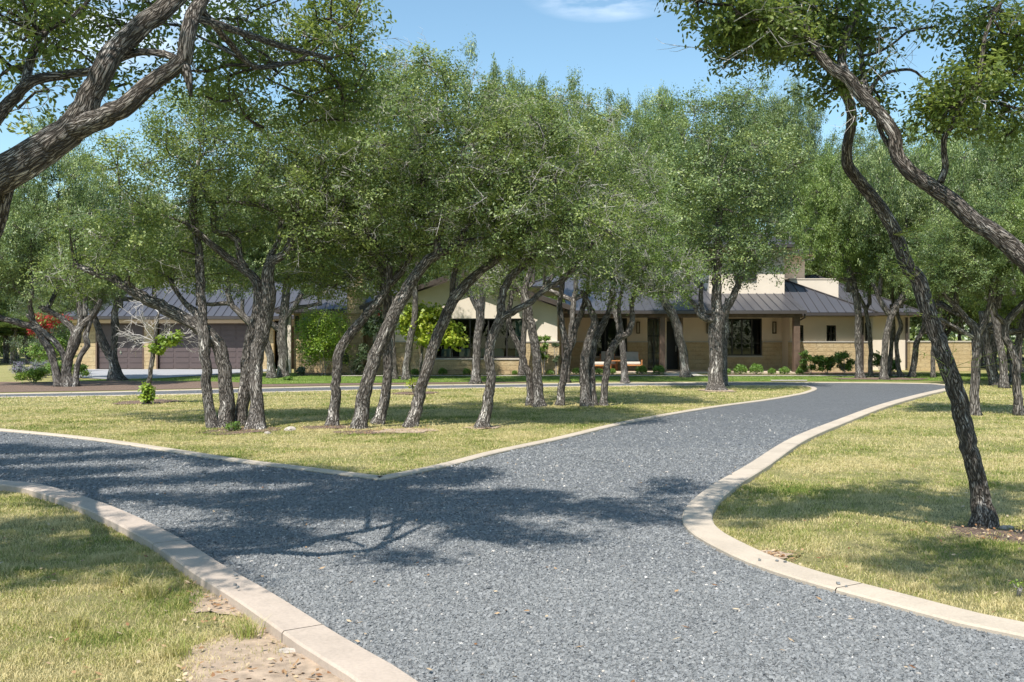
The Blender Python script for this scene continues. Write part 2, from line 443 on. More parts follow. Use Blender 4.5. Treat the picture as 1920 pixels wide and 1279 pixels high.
def stonemat(name, c1, c2, rough_bump=1.0, bw=.62, rh=.2):
    m, n, p = newmat(name)
    g = N(n, 'ShaderNodeNewGeometry'); s = N(n, 'ShaderNodeSeparateXYZ'); n.links.new(g.outputs['Position'], s.inputs[0])
    ad = N(n, 'ShaderNodeMath', operation='ADD'); n.links.new(s.outputs[0], ad.inputs[0]); n.links.new(s.outputs[1], ad.inputs[1])
    cb = N(n, 'ShaderNodeCombineXYZ'); n.links.new(ad.outputs[0], cb.inputs[0]); n.links.new(s.outputs[2], cb.inputs[1])
    br = N(n, 'ShaderNodeTexBrick'); n.links.new(cb.outputs[0], br.inputs['Vector'])
    br.inputs['Scale'].default_value = 1; br.inputs['Brick Width'].default_value = bw; br.inputs['Row Height'].default_value = rh
    br.inputs['Mortar Size'].default_value = .012; br.inputs['Mortar Smooth'].default_value = .4
    br.inputs['Color1'].default_value = (*c1, 1); br.inputs['Color2'].default_value = (*c2, 1); br.inputs['Mortar'].default_value = (*(x * .5 for x in c1), 1)
    br.offset = .37; br.squash = 1.3; br.squash_frequency = 3
    v = worldpos(n); a1 = noise(n, v, 2.2, 5, .6); a2 = noise(n, v, 14, 5, .65)
    c = mixc(n, .5, br.outputs['Color'], ramp(n, a1, [(.3, (.40,.27,.13)), (.5, (.52,.40,.22)), (.7, (.60,.50,.32))]), 'MIX')
    c = mixc(n, .22, c, ramp(n, a2, [(.3, (.22,.15,.08)), (.65, (.66,.54,.36))]))
    n.links.new(c, p.inputs['Base Color']); p.inputs['Roughness'].default_value = .9
    b1 = bump(n, p, a2, .8 * rough_bump, .05)
    iv = N(n, 'ShaderNodeMath', operation='SUBTRACT'); iv.inputs[0].default_value = 1; n.links.new(br.outputs['Fac'], iv.inputs[1])
    bump(n, p, iv.outputs[0], .8, .02, b1)
    return m
M['stone'] = stonemat('sandstone_blocks', (.52,.39,.21), (.42,.31,.17))
M['stone_smooth'] = stonemat('sawn_sandstone', (.50,.37,.21), (.44,.33,.19), .3, .9, .2)
M['stucco'] = simple('stucco', (.68,.57,.45), .95, .05, 1.2, .25)
M['stucco_pale'] = simple('pale_stucco', (.72,.635,.53), .95, .05, 1.2, .25)
M['trim'] = simple('brown_trim', (.055,.042,.036), .6, .15, 3)
M['wood'] = simple('dark_timber', (.13,.085,.06), .7, .3, 4, .3)
M['garage'] = simple('garage_door_paint', (.105,.078,.078), .5, .08, 2)
M['frame'] = simple('window_frame', (.022,.020,.019), .45, .1, 3)
M['soffit'] = simple('soffit_board', (.46,.36,.26), .8, .1, 3)
M['dark'] = simple('unlit_interior_wall', (.05,.045,.04), .9, .2, 1)  # near-black colour stands in for the shade inside the rooms
M['roof'] = simple('standing_seam_roof', (.112,.110,.122), .38, .06, .6, 0, .35)
M['gutter'] = simple('gutter_metal', (.085,.075,.075), .4, .08, 2, 0, .3)
M['teak'] = simple('orange_teak', (.50,.21,.075), .55, .2, 9)
M['cushion'] = simple('cream_cushion', (.62,.57,.50), .95, .05, 8)
M['cushion_grey'] = simple('grey_cushion', (.38,.38,.37), .95, .08, 8)
M['curtain'] = simple('aqua_curtain', (.42,.60,.56), .9, .06, 3)
M['chairfab'] = simple('pale_chair_fabric', (.42,.56,.54), .9, .06, 3)
M['grass_stem'] = simple('green_yellow_stem', (.34,.36,.09), .7, .1, 5)
M['metal'] = simple('bronze_metal', (.10,.075,.05), .4, .1, 3, 0, .6)
M['lampglass'] = simple('frosted_lamp_glass', (.50,.45,.36), .3, .05, 3)
M['steel'] = simple('steel_handle', (.6,.6,.58), .3, .05, 3, 0, .9)
M['rock'] = simple('limestone_rock', (.42,.37,.32), .9, .25, 9, .7)
m_, n_, p_ = newmat('window_glass')
tr_ = N(n_, 'ShaderNodeBsdfTransparent'); tr_.inputs[0].default_value = (.62,.66,.66,1)
gl_ = N(n_, 'ShaderNodeBsdfGlossy'); gl_.inputs['Roughness'].default_value = .01; gl_.inputs[0].default_value = (.95,1,1,1)
fr_ = N(n_, 'ShaderNodeFresnel'); fr_.inputs[0].default_value = 1.5
mx_ = N(n_, 'ShaderNodeMixShader'); n_.links.new(fr_.outputs[0], mx_.inputs[0]); n_.links.new(tr_.outputs[0], mx_.inputs[1]); n_.links.new(gl_.outputs[0], mx_.inputs[2])
n_.links.new(mx_.outputs[0], n_.nodes['Material Output'].inputs[0])
M['glass'] = m_

# ------------------------------------------------------------------ ground, driveway, kerbs
def line(pts, zk=0.0, step=.25):
    z = zk
    P = np.array([(*G(px, py, z), z) for px, py in pts]); return catmull(P, step)[:, :2]
# road-side edge lines, traced as ground points
ISL_Z, RD_Z = 0.035, 0.03
isl_front = line([(-420,782),(-200,790),(0,806),(160,822),(300,842),(430,862),(560,878),(690,894)], .06)
isl_tip = line([(690,894),(712,897),(735,894)], .06, .1)
isl_right = line([(735,894),(840,872),(940,846),(1060,820),(1200,787),(1340,763),(1450,748),(1512,737)], .06)
isl_end = line([(1512,737),(1531,730),(1527,725.5),(1500,722),(1440,721.5)], .06, .3)
isl_back = line([(1440,721.5),(1200,722.5),(1000,725),(800,728),(600,732),(400,737),(200,741),(-100,745),(-420,748)], .05, 1.0)
island = np.vstack([isl_front, isl_tip[1:], isl_right[1:], isl_end[1:], isl_back[1:]])
left_edge = line([(-500,868),(-250,876),(-100,885),(0,897),(75,905),(150,925),(230,953),(330,1000),(430,1060),(520,1110),(640,1185),(740,1240),(800,1279),(960,1390),(1200,1600)], .085)
right_edge = line([(7000,2300),(3600,1560),(2500,1330),(2200,1255),(1920,1190),(1800,1165),(1640,1122),(1500,1084),(1400,1050),(1325,1014),(1290,990),(1280,968),(1294,940),(1340,905),(1400,871),(1480,822),(1560,790),(1650,758),(1720,739),(1775,727)], .065)
far_edge = line([(1775,727),(1772,721.5),(1745,718.5),(1600,716.5),(1400,716.2),(1200,717),(1000,719),(800,721.5),(600,724.5),(400,729),(200,734),(-100,739),(-420,742)], .065, 1.0)

g = MB()
g.box(-400, 400, -60, 700, -0.5, 0.0)
props(g.build('ground', M['ground']), kind='structure')

def sheet(name, poly, z, mat, kind='structure', tri=True):
    from mathutils.geometry import tessellate_polygon
    P3d = [Vector((float(x), float(y), 0)) for x, y in poly]
    T_ = np.array([t for t in tessellate_polygon([P3d])]); XY = np.asarray(poly, float)
    a_, b2, c2 = XY[T_[:, 0]], XY[T_[:, 1]], XY[T_[:, 2]]
    ar = (b2[:, 0]-a_[:, 0])*(c2[:, 1]-a_[:, 1]) - (b2[:, 1]-a_[:, 1])*(c2[:, 0]-a_[:, 0])
    T_[ar < 0] = T_[ar < 0][:, ::-1]
    me = raw_mesh(name, np.column_stack([XY, np.full(len(XY), z)]), [T_], mat)
    o = put(name, me); props(o, kind=kind); return o
near = np.array([(left_edge[-1][0], -1.5), (14, -1.5), (14, right_edge[0][1])])
road_poly = np.vstack([left_edge, near[:2], right_edge[0:], far_edge[1:]])
sheet('driveway', road_poly, RD_Z, M['gravel'])
sheet('island_lawn', island, ISL_Z, M['ground'])

def strip(name, path, w, z0, z1, mat, side=1, cl=1.6):
    """kerb of rectangular section with rounded top edge, laid on the +side of the path"""
    P = np.asarray(path); T = np.gradient(P, axis=0); T /= np.linalg.norm(T, axis=1)[:, None]
    Nn = np.stack([-T[:, 1], T[:, 0]], 1) * side
    rg = np.random.RandomState(len(P)); wob = np.cumsum(rg.randn(len(P))) ; wob = (wob - np.linspace(wob[0], wob[-1], len(P))) * .0008
    b = .012
    prof = [(0, z0), (0, z1 - b), (b, z1), (w - b, z1), (w, z1 - b), (w, z0)]
    k = len(prof); mb = MB(); st_ = int(round(3.0/max(.05, np.mean(np.linalg.norm(np.diff(P, axis=0), axis=1))))); st_ = max(2, st_)
    for c0 in range(0, len(P) - 1, st_):            # cast lengths with a narrow control joint between them
        ix = np.arange(c0, min(len(P), c0 + st_ + 1)); Pc = P[ix].copy(); Nc = Nn[ix]; wc = wob[ix]
        if ix[-1] < len(P) - 1: Pc[-1] -= T[ix[-1]]*.009
        n = len(Pc); V = np.concatenate([np.column_stack([Pc + Nc * (o + wc[:, None]), np.full(n, z)]) for o, z in prof]); F_ = []
        for q in range(k - 1):
            i = np.arange(n - 1); f = np.stack([q*n + i, q*n + i + 1, (q+1)*n + i + 1, (q+1)*n + i], 1)
            F_.append(f if side < 0 else f[:, ::-1])
        mb.add(V, [np.vstack(F_)])
    o = mb.build(name, mat, None, smooth=False); props(o, kind='structure'); return o
KW = .25
strip('kerb', left_edge, KW, -.05, .072, M['kerb'], -1)
strip('kerb', right_edge, KW + .02, -.05, .065, M['kerb_pale'], -1)
strip('kerb', np.vstack([isl_front, isl_tip[1:], isl_right[1:], isl_end[1:]]), .17, -.05, .06, M['kerb_pale'], 1)
strip('kerb', isl_back, .2, -.05, .05, M['kerb_pale'], 1)
strip('kerb', far_edge, .25, -.05, .05, M['kerb_pale'], -1)
def offset(P, w, side):
    T = np.gradient(P, axis=0); T /= np.linalg.norm(T, axis=1)[:, None]
    return P + np.stack([-T[:, 1], T[:, 0]], 1) * side * w
road_wide = np.vstack([offset(left_edge, KW, -1), near[:2] + np.array([(-.3, 0), (0, 0)]), offset(right_edge, KW, -1), offset(far_edge, .27, -1)])
island_in = np.vstack([offset(isl_front, .17, 1), offset(isl_right, .17, 1), offset(isl_end, .17, 1), offset(isl_back, .2, 1)])

def gp(pts): return np.array([G(*p) for p in pts])
lush_poly = gp([(130,713.5),(380,707),(500,700),(700,700),(1000,701),(1600,701),(1990,700),(1990,712),(1700,715),(1400,715),(1100,715.5),(900,716.5),(700,718),(480,720.5),(430,716),(250,716)])
mulch_poly = gp([(-300,738),(-300,715),(60,717),(240,713.8),(430,716.4),(490,721),(700,718.6),(1000,716.7),(1000,718),(700,721.8),(450,727),(200,733),(-100,738)])
apron_poly = gp([(152,694),(146,709),(225,712.5),(300,710),(379,704.5),(500,697),(545,693)])
apron_poly = np.vstack([apron_poly, [(PX(545,52), 52.0)], [(PX(152,52), 52.0)]])
bed_poly = gp([(560,694),(560,701.5),(1500,703),(1700,702),(1700,697)]); bed_poly[0][1] = 47.0; bed_poly[-1][1] = 48.0
sheet('lawn', lush_poly, .008, M['lush'])
sheet('mulch_bed', mulch_poly, .012, M['mulch'])
sheet('forecourt', apron_poly, .02, M['apron'])
sheet('flower_bed', np.array([(PX(560,47), 47.5), (PX(560,44), 43.4), (PX(1700,44), 43.4), (PX(1700,47), 48.2), (2, 48.2), (2, 45.3), (-6, 45.3), (-6.5, 47.5)])[::-1], .013, M['mulch'])
sheet('path', np.array([(PX(640,43), 42.75), (17.5, 42.75), (17.5, 43.35), (PX(640,43), 43.35)]), .03, M['path'])
sheet('path', np.array([(6.9, 43.35), (8.4, 43.35), (8.4, 46.0), (6.9, 46.0)]), .03, M['path'])
sheet('path', np.array([(PX(1447,38), 38.1), (PX(1515,38), 38.1), (PX(1515,38.7), 38.8), (PX(1447,38.7), 38.8)]), .03, M['path'])

def blob_poly(cx, cy, rx, ry, seed, n=40):
    r = np.random.RandomState(seed); t = np.linspace(0, 2*np.pi, n, endpoint=False); k = 1 + .18*np.sin(2*t + r.uniform(0,6)) + .12*np.sin(5*t + r.uniform(0,6)) + .07*np.sin(9*t + r.uniform(0,6))
    return np.column_stack([cx + rx*k*np.cos(t), cy + ry*k*np.sin(t)])
soils = []
def soil(px, py, rx, ry, seed, mat='soil', z=.008, isl=False):
    z = .004 + .0015*seed
    x, y = G(px, py); p = blob_poly(x, y, rx, ry, seed); soils.append((p, x, y, rx, ry)); sheet('bare_soil', p, z + (ISL_Z if isl else 0), M[mat])
soil(520, 1235, .42, .85, 1); soil(440, 1125, .28, .40, 2); soil(590, 1300, .5, .6, 12)
soil(1880, 1005, .4, .35, 3, 'mulch')
soil(450, 812, .75, .6, 4, 'mulch', isl=True); soil(690, 815, .5, .4, 5, 'mulch', isl=True); soil(765, 812, .6, .4, 6, 'soil', isl=True); soil(905, 806, .3, .35, 7, 'soil', isl=True)
soil(276, 757, .8, .8, 8, 'mulch', isl=True); soil(776, 740, .7, .7, 9, 'mulch', isl=True); soil(1345, 735, .6, .7, 10, 'soil', isl=True); soil(620, 806, .5, .4, 11, 'mulch', isl=True)
soil(1650, 711, 2.2, 1.0, 13, 'mulch'); soil(280, 932, .35, .25, 14); soil(1440, 1046, .2, .12, 15)

# ---- grass blades: near ones fine, far ones coarser
def blades(pts, h, w, rng, lean=.45, rn=None, z=0.0):
    n = len(pts); a1 = rng.uniform(0, 2*np.pi, n); a2 = rng.uniform(0, 2*np.pi, n)
    side = np.stack([np.cos(a1), np.sin(a1), np.zeros(n)], 1); ln = np.stack([np.cos(a2), np.sin(a2), np.zeros(n)], 1)
    b = np.column_stack([pts, np.full(n, z) - .005]); k = rng.uniform(.2, 1, n)[:, None] * lean
    hh = h[:, None]; ww = w[:, None]
    up = np.array([(0, 0, 1.0)])
    m_ = b + up*hh*.55 + ln*hh*k*.35; t = b + up*hh*(1 - .35*k) + ln*hh*k*1.05
    V = np.stack([b - side*ww/2, b + side*ww/2, m_ + side*ww*.38, m_ - side*ww*.38, t], 1)
    i = np.arange(n)[:, None]*5
    return V.reshape(-1, 3), i + np.array([[0,1,2,3]]), i + np.array([[3,2,4]]), (rng.rand(n) if rn is None else rn)

def scatter_grass(name, polyfn, xr, yr, dens, hmul, wbase, seed, z=0.0, mat='grass', kind_label=None, tuft=True):
    rng = np.random.RandomState(seed); A = (xr[1]-xr[0])*(yr[1]-yr[0]); n = int(A*dens)
    pts = np.column_stack([rng.uniform(*xr, n), rng.uniform(*yr, n)])
    vis = np.abs(pts[:, 0]) < pts[:, 1]*.60 + 1.5
    pts = pts[vis]; pts = pts[polyfn(pts)]
    dn = vnoise(pts[:, 0], pts[:, 1], 5, 2.2)*.5 + vnoise(pts[:, 0], pts[:, 1], 6, 7)*.5
    keep = rng.rand(len(pts)) < np.clip(.75 + .45*dn, .25, 1)
    for p, cx, cy, rx, ry in soils:
        q = ((pts[:, 0]-cx)/rx)**2 + ((pts[:, 1]-cy)/ry)**2
        keep &= rng.rand(len(pts)) < np.clip((q - .15)*1.0, .16, 1)
    pts = pts[keep]; dn = dn[keep]
    if tuft: pts = pts + rng.randn(len(pts), 2)*.0
    cl = np.clip(vnoise(pts[:, 0], pts[:, 1], 8, 9), -1, 1.6); h = (.022 + .026*rng.rand(len(pts)) + .012*np.clip(dn, -1, 1.2) + .012*cl)*hmul; h = np.clip(h*.8, .012, .2)
    long_ = rng.rand(len(pts)) < .012; h[long_] *= 2.0
    w = wbase*rng.uniform(.7, 1.3, len(pts))
    V, q4, t3, rn = blades(pts, h, w, rng, lean=.95, z=z)
    rn = np.clip(rn + vnoise(pts[:, 0], pts[:, 1], 15, 2.2)*.32 + vnoise(pts[:, 0], pts[:, 1], 16, 11.0)*.14, -.3, 1.3)
    return V, q4, t3, rn
def combine(name, parts, mat):
    Vs, Q, T, R1 = [], [], [], []; o = 0
    for V, q, t, rn in parts:
        Vs.append(V); Q.append(q + o); T.append(t + o); R1.append(rn); o += len(V)
    Q = np.vstack(Q); T = np.vstack(T); R1 = np.concatenate(R1)
    me = raw_mesh(name, np.vstack(Vs), [Q, T], mat, None, False, np.concatenate([R1, R1]))
    o = put(name, me); return props(o, kind='stuff')
outside = lambda p: ~inside(p, road_wide) & (p[:, 1] < 36)
# left of the near kerb and right of the road
leftreg = lambda p: outside(p) & (p[:, 0] < 0)
rightreg = lambda p: outside(p) & (p[:, 0] > 0)
parts = []
parts.append(scatter_grass('g', leftreg, (-7, 0), (3.6, 8.0), 12000, 1.2, .0040, 1))
parts.append(scatter_grass('g', leftreg, (-8, -2), (8, 13), 4500, 1.1, .006, 2))
parts.append(scatter_grass('g', rightreg, (.8, 7), (4.5, 9.0), 8000, 1.2, .0048, 3))
parts.append(scatter_grass('g', rightreg, (1.0, 9), (9, 14), 4500, 1.15, .0065, 4))
parts.append(scatter_grass('g', rightreg, (2, 13), (14, 22), 1700, 1.15, .010, 5))
parts.append(scatter_grass('g', rightreg, (6, 22), (22, 36), 450, 1.2, .018, 6))
combine('grass', parts, M['grass'])
isl = lambda p: inside(p, island_in)
parts = [scatter_grass('g', isl, (-9, 9), (11, 18), 3300, 1.15, .0085, 7, ISL_Z),
         scatter_grass('g', isl, (-12, 10), (18, 24), 1300, 1.2, .012, 8, ISL_Z),
         scatter_grass('g', isl, (-18, 13), (24, 36), 450, 1.2, .018, 9, ISL_Z)]
combine('grass', parts, M['grass'])
lushf = lambda p: inside(p, lush_poly)
combine('lawn_grass', [scatter_grass('g', lushf, (-22, 24), (36, 46), 260, 1.0, .022, 10, .008)], M['lush_blade'])

# a few taller clumps of bunch grass near the kerb
def tuft_mesh(rng, n=90, h=.16, r=.05):
    pts = rng.randn(n, 2)*r*.5; V, q, t, rn = blades(pts, rng.uniform(.5, 1, n)*h, rng.uniform(.003, .005, n), rng, lean=1.0)
    return V, q, t, rn*.6
tr_ = np.random.RandomState(44)
for i, (px, py, s, lab) in enumerate([(465,1195,1.0,'small bunchgrass tuft on bare soil beside left kerb'), (280,1120,1.3,'wide green bunchgrass tuft in the shade left of the kerb'),
        (150,1180,1.1,'bunchgrass tuft in the sunny grass at lower left'), (225,1100,1.2,'bunchgrass tuft farther from kerb at lower left'), (330,1235,1.0,'bunchgrass tuft at the bottom left edge of bare soil')]):
    V, q, t, rn = tuft_mesh(tr_, 140, .17*s, .07*s); x, y = G(px, py)
    o = put('grass_tuft', raw_mesh('grass_tuft', V, [q, t], M['grass'], None, False, np.concatenate([rn, rn])), None, (x, y, 0)); props(o, lab, 'grass tuft', 'bunchgrass tufts left of the kerb')

# ---- loose gravel on the driveway bed
def stones(pts, size, rng, z):
    n = len(pts)
    C = np.array([(-1,-1,-.8),(1,-1,-.8),(1,1,-.8),(-1,1,-.8),(-1,-1,.8),(1,-1,.8),(1,1,.8),(-1,1,.8)], float)*.5
    V = C[None]*(1 + rng.uniform(-.42, .28, (n, 8, 3)))
    sc = size[:, None]*rng.uniform(.65, 1.25, (n, 3)); V = V*sc[:, None]
    a_ = rng.uniform(0, 6.28, n); b2 = rng.uniform(-.7, .7, n)
    ca, sa, cb2, sb = np.cos(a_), np.sin(a_), np.cos(b2), np.sin(b2)
    x, y, zz = V[..., 0], V[..., 1], V[..., 2]
    y2 = y*cb2[:, None] - zz*sb[:, None]; z2 = y*sb[:, None] + zz*cb2[:, None]
    X = x*ca[:, None] - y2*sa[:, None]; Y = x*sa[:, None] + y2*ca[:, None]
    V = np.stack([X + pts[:, :1], Y + pts[:, 1:2], z2 + z + size[:, None]*rng.uniform(-.15, .25, (n, 1))], -1)
    Fq = np.array([(4,5,6,7),(0,1,5,4),(1,2,6,5),(2,3,7,6),(3,0,4,7)])[None] + (np.arange(n)*8)[:, None, None]
    rn = np.repeat(rng.rand(n), 5)
    return V.reshape(-1, 3), Fq.reshape(-1, 4), rn
rng = np.random.RandomState(3); Vs, Fs, R1 = [], [], []; off = 0
for (x0, x1, y0, y1, dens, s) in ((-4, 5, 3.6, 7, 8500, .0118), (-8, 6, 7, 10.5, 3600, .0125), (-10, 4, 10.5, 15, 1100, .0155), (-11, 6, 15, 22, 420, .0165)):
    n = int((x1-x0)*(y1-y0)*dens); p = np.column_stack([rng.uniform(x0, x1, n), rng.uniform(y0, y1, n)])
    p = p[rng.rand(len(p)) < np.clip((22.5 - p[:, 1])/8, 0, 1)]
    p = p[(np.abs(p[:, 0]) < p[:, 1]*.55 + 1) & inside(p, road_poly) & ~inside(p, island)]
    V, f, rn = stones(p, s*np.clip(rng.lognormal(0, .3, len(p)), .45, 1.7), rng, RD_Z)
    Vs.append(V); Fs.append(f + off); R1.append(rn); off += len(V)
o = put('gravel', raw_mesh('gravel', np.vstack(Vs), [np.vstack(Fs)], M['stone_bit'], None, False, np.concatenate(R1))); props(o, kind='stuff')
# fallen leaves
n = 420; p = np.column_stack([rng.uniform(-5, 6, n), 4 + 12*rng.rand(n)**1.6]); p = p[inside(p, road_poly) & ~inside(p, island)]
def leafquads(P, L, Wd, rng, upb=1.0, hexa=False, down=0.0, base=None):
    n = len(P); nn = rng.randn(n, 3); nn[:, 2] = np.abs(nn[:, 2])*.5 + upb
    if base is not None: nn = base + rng.randn(n, 3)*.33
    nn /= np.linalg.norm(nn, axis=1)[:, None]
    a_ = rng.randn(n, 3); a_[:, 2] -= down; a_ -= nn*np.sum(a_*nn, 1)[:, None]; a_ /= (np.linalg.norm(a_, axis=1)[:, None] + 1e-9)
    b2 = np.cross(nn, a_); L = np.broadcast_to(L, (n,))[:, None]*rng.uniform(.65, 1.25, (n, 1)); Wd = np.broadcast_to(Wd, (n,))[:, None]*rng.uniform(.75, 1.2, (n, 1))
    if hexa:
        V = np.stack([P, P + a_*L*.32 + b2*Wd*.45 + nn*L*.05, P + a_*L*.72 + b2*Wd*.42 + nn*L*.04, P + a_*L, P + a_*L*.72 - b2*Wd*.42 + nn*L*.04, P + a_*L*.32 - b2*Wd*.45 + nn*L*.05], 1); k = 6
    else:
        V = np.stack([P, P + a_*L*.45 + b2*Wd*.5, P + a_*L, P + a_*L*.5 - b2*Wd*.5], 1); k = 4
    return V.reshape(-1, 3), np.arange(n*k).reshape(n, k)
V, f = leafquads(np.column_stack([p, np.full(len(p), RD_Z + .022)]), .045, .02, rng, 4.0)
pl = [V]; fl_ = [f]; nv_ = len(V)
lit = [np.column_stack([rng.uniform(-6, 0, 420), rng.uniform(4, 9, 420)]), np.column_stack([rng.uniform(1.5, 8, 500), rng.uniform(5, 14, 500)])]
for q_, cx_, cy_, rx_, ry_ in soils: lit.append(np.column_stack([cx_ + rng.randn(130)*rx_*.75, cy_ + rng.randn(130)*ry_*.75]))
lit = np.vstack(lit); lit = lit[~inside(lit, road_wide) | inside(lit, island_in)]; isl_ = inside(lit, island_in)
V, f = leafquads(np.column_stack([lit, np.where(isl_, ISL_Z, 0) + .026 + .01*rng.rand(len(lit))]), .045, .02, rng, 3.0); pl.append(V); fl_.append(f + nv_)
V = np.vstack(pl); f = np.vstack(fl_)
props(put('fallen_leaves', raw_mesh('fallen_leaves', V, [f], M['fallen'], None, False, rng.rand(len(f)))), kind='stuff')
for i, (px, py, zz) in enumerate([(446,1104,.085),(441,1100,.085),(505,1102,.085),(498,1100,.085),(511,1106,.085),(540,1123,.085),(548,1127,.085),(442,1082,.085),(140,930,.085),
        (1424,1052,.065),(1457,1053,.065),(1472,1055,.065),(1572,1096,.065),(1587,1101,.065),(1370,890,.065),(1395,872,.065)]):
    x, y = G(px, py, zz); V, f, rn = stones(np.zeros((1, 2)), np.array([.021]), rng, 0.004)
    bottom = np.array([[3, 2, 1, 0]])
    o = put('pebble', raw_mesh('pebble', V, [f, bottom], M['stone_bit'], None, False, np.full(6, .15)), None, (x, y, zz + .004))
    if px < 700: props(o, 'dark grey gravel pebble lying on top of the left kerb', 'pebble', 'loose pebbles on the left kerb')
    else: props(o, 'dark grey gravel pebble lying on top of the right kerb', 'pebble', 'loose pebbles on the right kerb')

# ------------------------------------------------------------------ the house
house = empty('house', (0, 50, 0), 'low sandstone and stucco ranch house with grey standing seam metal roofs behind the oaks', 'house')
def hb(name, mb, mat, parent=None, smooth=False): return mb.build(name, M[mat], parent or house, smooth)

def wall(x0, x1, z0, z1, y, th, openings, mat, name='wall', parent=None):
    mb = MB(); xs = sorted({x0, x1, *[o[0] for o in openings], *[o[1] for o in openings]}); zs = sorted({z0, z1, *[o[2] for o in openings], *[o[3] for o in openings]})
    xs = [x for x in xs if x0 <= x <= x1]; zs = [z for z in zs if z0 <= z <= z1]
    solid = lambda cx, cz: x0 < cx < x1 and z0 < cz < z1 and not any(o[0] < cx < o[1] and o[2] < cz < o[3] for o in openings)
    for i in range(len(xs)-1):
        for j in range(len(zs)-1):
            a_, b2, c, d = xs[i], xs[i+1], zs[j], zs[j+1]; cx, cz = (a_+b2)/2, (c+d)/2
            if not solid(cx, cz): continue
            mb.poly([(a_,y,c),(b2,y,c),(b2,y,d),(a_,y,d)]); mb.poly([(a_,y+th,c),(a_,y+th,d),(b2,y+th,d),(b2,y+th,c)])
            if not solid(a_-.001, cz): mb.poly([(a_,y,c),(a_,y,d),(a_,y+th,d),(a_,y+th,c)])
            if not solid(b2+.001, cz): mb.poly([(b2,y,c),(b2,y+th,c),(b2,y+th,d),(b2,y,d)])
            if not solid(cx, c-.001): mb.poly([(a_,y,c),(a_,y+th,c),(b2,y+th,c),(b2,y,c)])
            if not solid(cx, d+.001): mb.poly([(a_,y,d),(b2,y,d),(b2,y+th,d),(a_,y+th,d)])
    return hb(name, mb, mat, parent)

def roof_planes(planes, name='roof', spacing=.42, parent=None, th=.09):
    """planes: list of polygons; the first edge (p0->p1) is the eave"""
    mb = MB()
    for pl in planes:
        P = np.array(pl, float); e = P[1]-P[0]; e /= np.linalg.norm(e); nrm = np.cross(P[1]-P[0], P[2]-P[0]); nrm /= np.linalg.norm(nrm)
        if nrm[2] < 0: nrm = -nrm
        u = np.cross(nrm, e); u /= np.linalg.norm(u)
        if u[2] < 0: u = -u
        mb.prism(P - nrm*th, nrm*th)
        E = (P-P[0])@e; U = (P-P[0])@u; lo, hi = E.min(), E.max()
        k = lo + spacing*.5
        while k < hi:
            ys = []
            for i in range(len(P)):
                j = (i+1) % len(P)
                if (E[i]-k)*(E[j]-k) < 0: ys.append(U[i] + (U[j]-U[i])*(k-E[i])/(E[j]-E[i]))
            if len(ys) >= 2 and max(ys)-min(ys) > .15:
                a_ = P[0] + e*k + u*(min(ys)+.01) + nrm*.018; b2 = P[0] + e*k + u*(max(ys)-.01) + nrm*.018
                mb.obox(a_, b2, .028, .045, nrm)
            k += spacing
    return hb(name, mb, 'roof', parent)
def ridge_caps(r, lines):
    mb = MB()
    for p, q in lines: mb.obox(np.array(p)+(0,0,.02), np.array(q)+(0,0,.02), .14, .05)
    hb('ridge_cap', mb, 'gutter', r)
def hip_roof(x0, x1, y0, y1, z0, pitch, gut=True, soff=True):
    w, l = (x1-x0), (y1-y0); h = min(w, l)/2*pitch
    if w >= l: a_ = (x0+l/2, (y0+y1)/2, z0+h); b2 = (x1-l/2, (y0+y1)/2, z0+h)
    else: a_ = ((x0+x1)/2, y0+w/2, z0+h); b2 = ((x0+x1)/2, y1-w/2, z0+h)
    c = [(x0,y0,z0),(x1,y0,z0),(x1,y1,z0),(x0,y1,z0)]
    if w >= l: pls = [[c[0],c[1],b2,a_], [c[1],c[2],b2], [c[2],c[3],a_,b2], [c[3],c[0],a_]]; hips = [(c[0],a_),(c[1],b2),(c[2],b2),(c[3],a_),(a_,b2)]
    else: pls = [[c[0],c[1],a_], [c[1],c[2],b2,a_], [c[2],c[3],b2], [c[3],c[0],a_,b2]]; hips = [(c[0],a_),(c[1],a_),(c[2],b2),(c[3],b2),(a_,b2)]
    r = roof_planes(pls); ridge_caps(r, hips)
    mb = MB(); q = .12
    for p, s in ((c[0],c[1]),(c[1],c[2]),(c[3],c[0])):
        mb.obox((p[0],p[1],z0-.09),(s[0],s[1],z0-.09), .11, .13)
    if gut: hb('gutter', mb, 'gutter', r)
    if soff: mb = MB(); mb.box(x0+.06, x1-.06, y0+.06, y1-.06, z0-.21, z0-.17); hb('soffit', mb, 'soffit', r)
    return r

def window(x0, x1, z0, z1, y, nx=2, nz=1, fw=.06, name='window', parent=None, zr=None):
    mb = MB(); mb.box(x0, x1, y-.03, y+.05, z1-fw, z1); mb.box(x0, x1, y-.03, y+.05, z0, z0+fw)
    mb.box(x0, x0+fw, y-.03, y+.05, z0+fw, z1-fw); mb.box(x1-fw, x1, y-.03, y+.05, z0+fw, z1-fw)
    for i in range(1, nx):
        x = x0+(x1-x0)*i/nx; mb.box(x-.028, x+.028, y-.025, y+.045, z0+fw, z1-fw)
    if zr is None: zr = [z0+(z1-z0)*j/nz for j in range(1, nz)]
    for z in zr: mb.box(x0+fw, x1-fw, y-.02, y+.04, z-.02, z+.02)
    f = hb(name, mb, 'frame', parent)
    g_ = MB(); g_.poly([(x0+.02, y+.012, z0+.02), (x1-.02, y+.012, z0+.02), (x1-.02, y+.012, z1-.02), (x0+.02, y+.012, z1-.02)]); hb('pane', g_, 'glass', f)
    return f

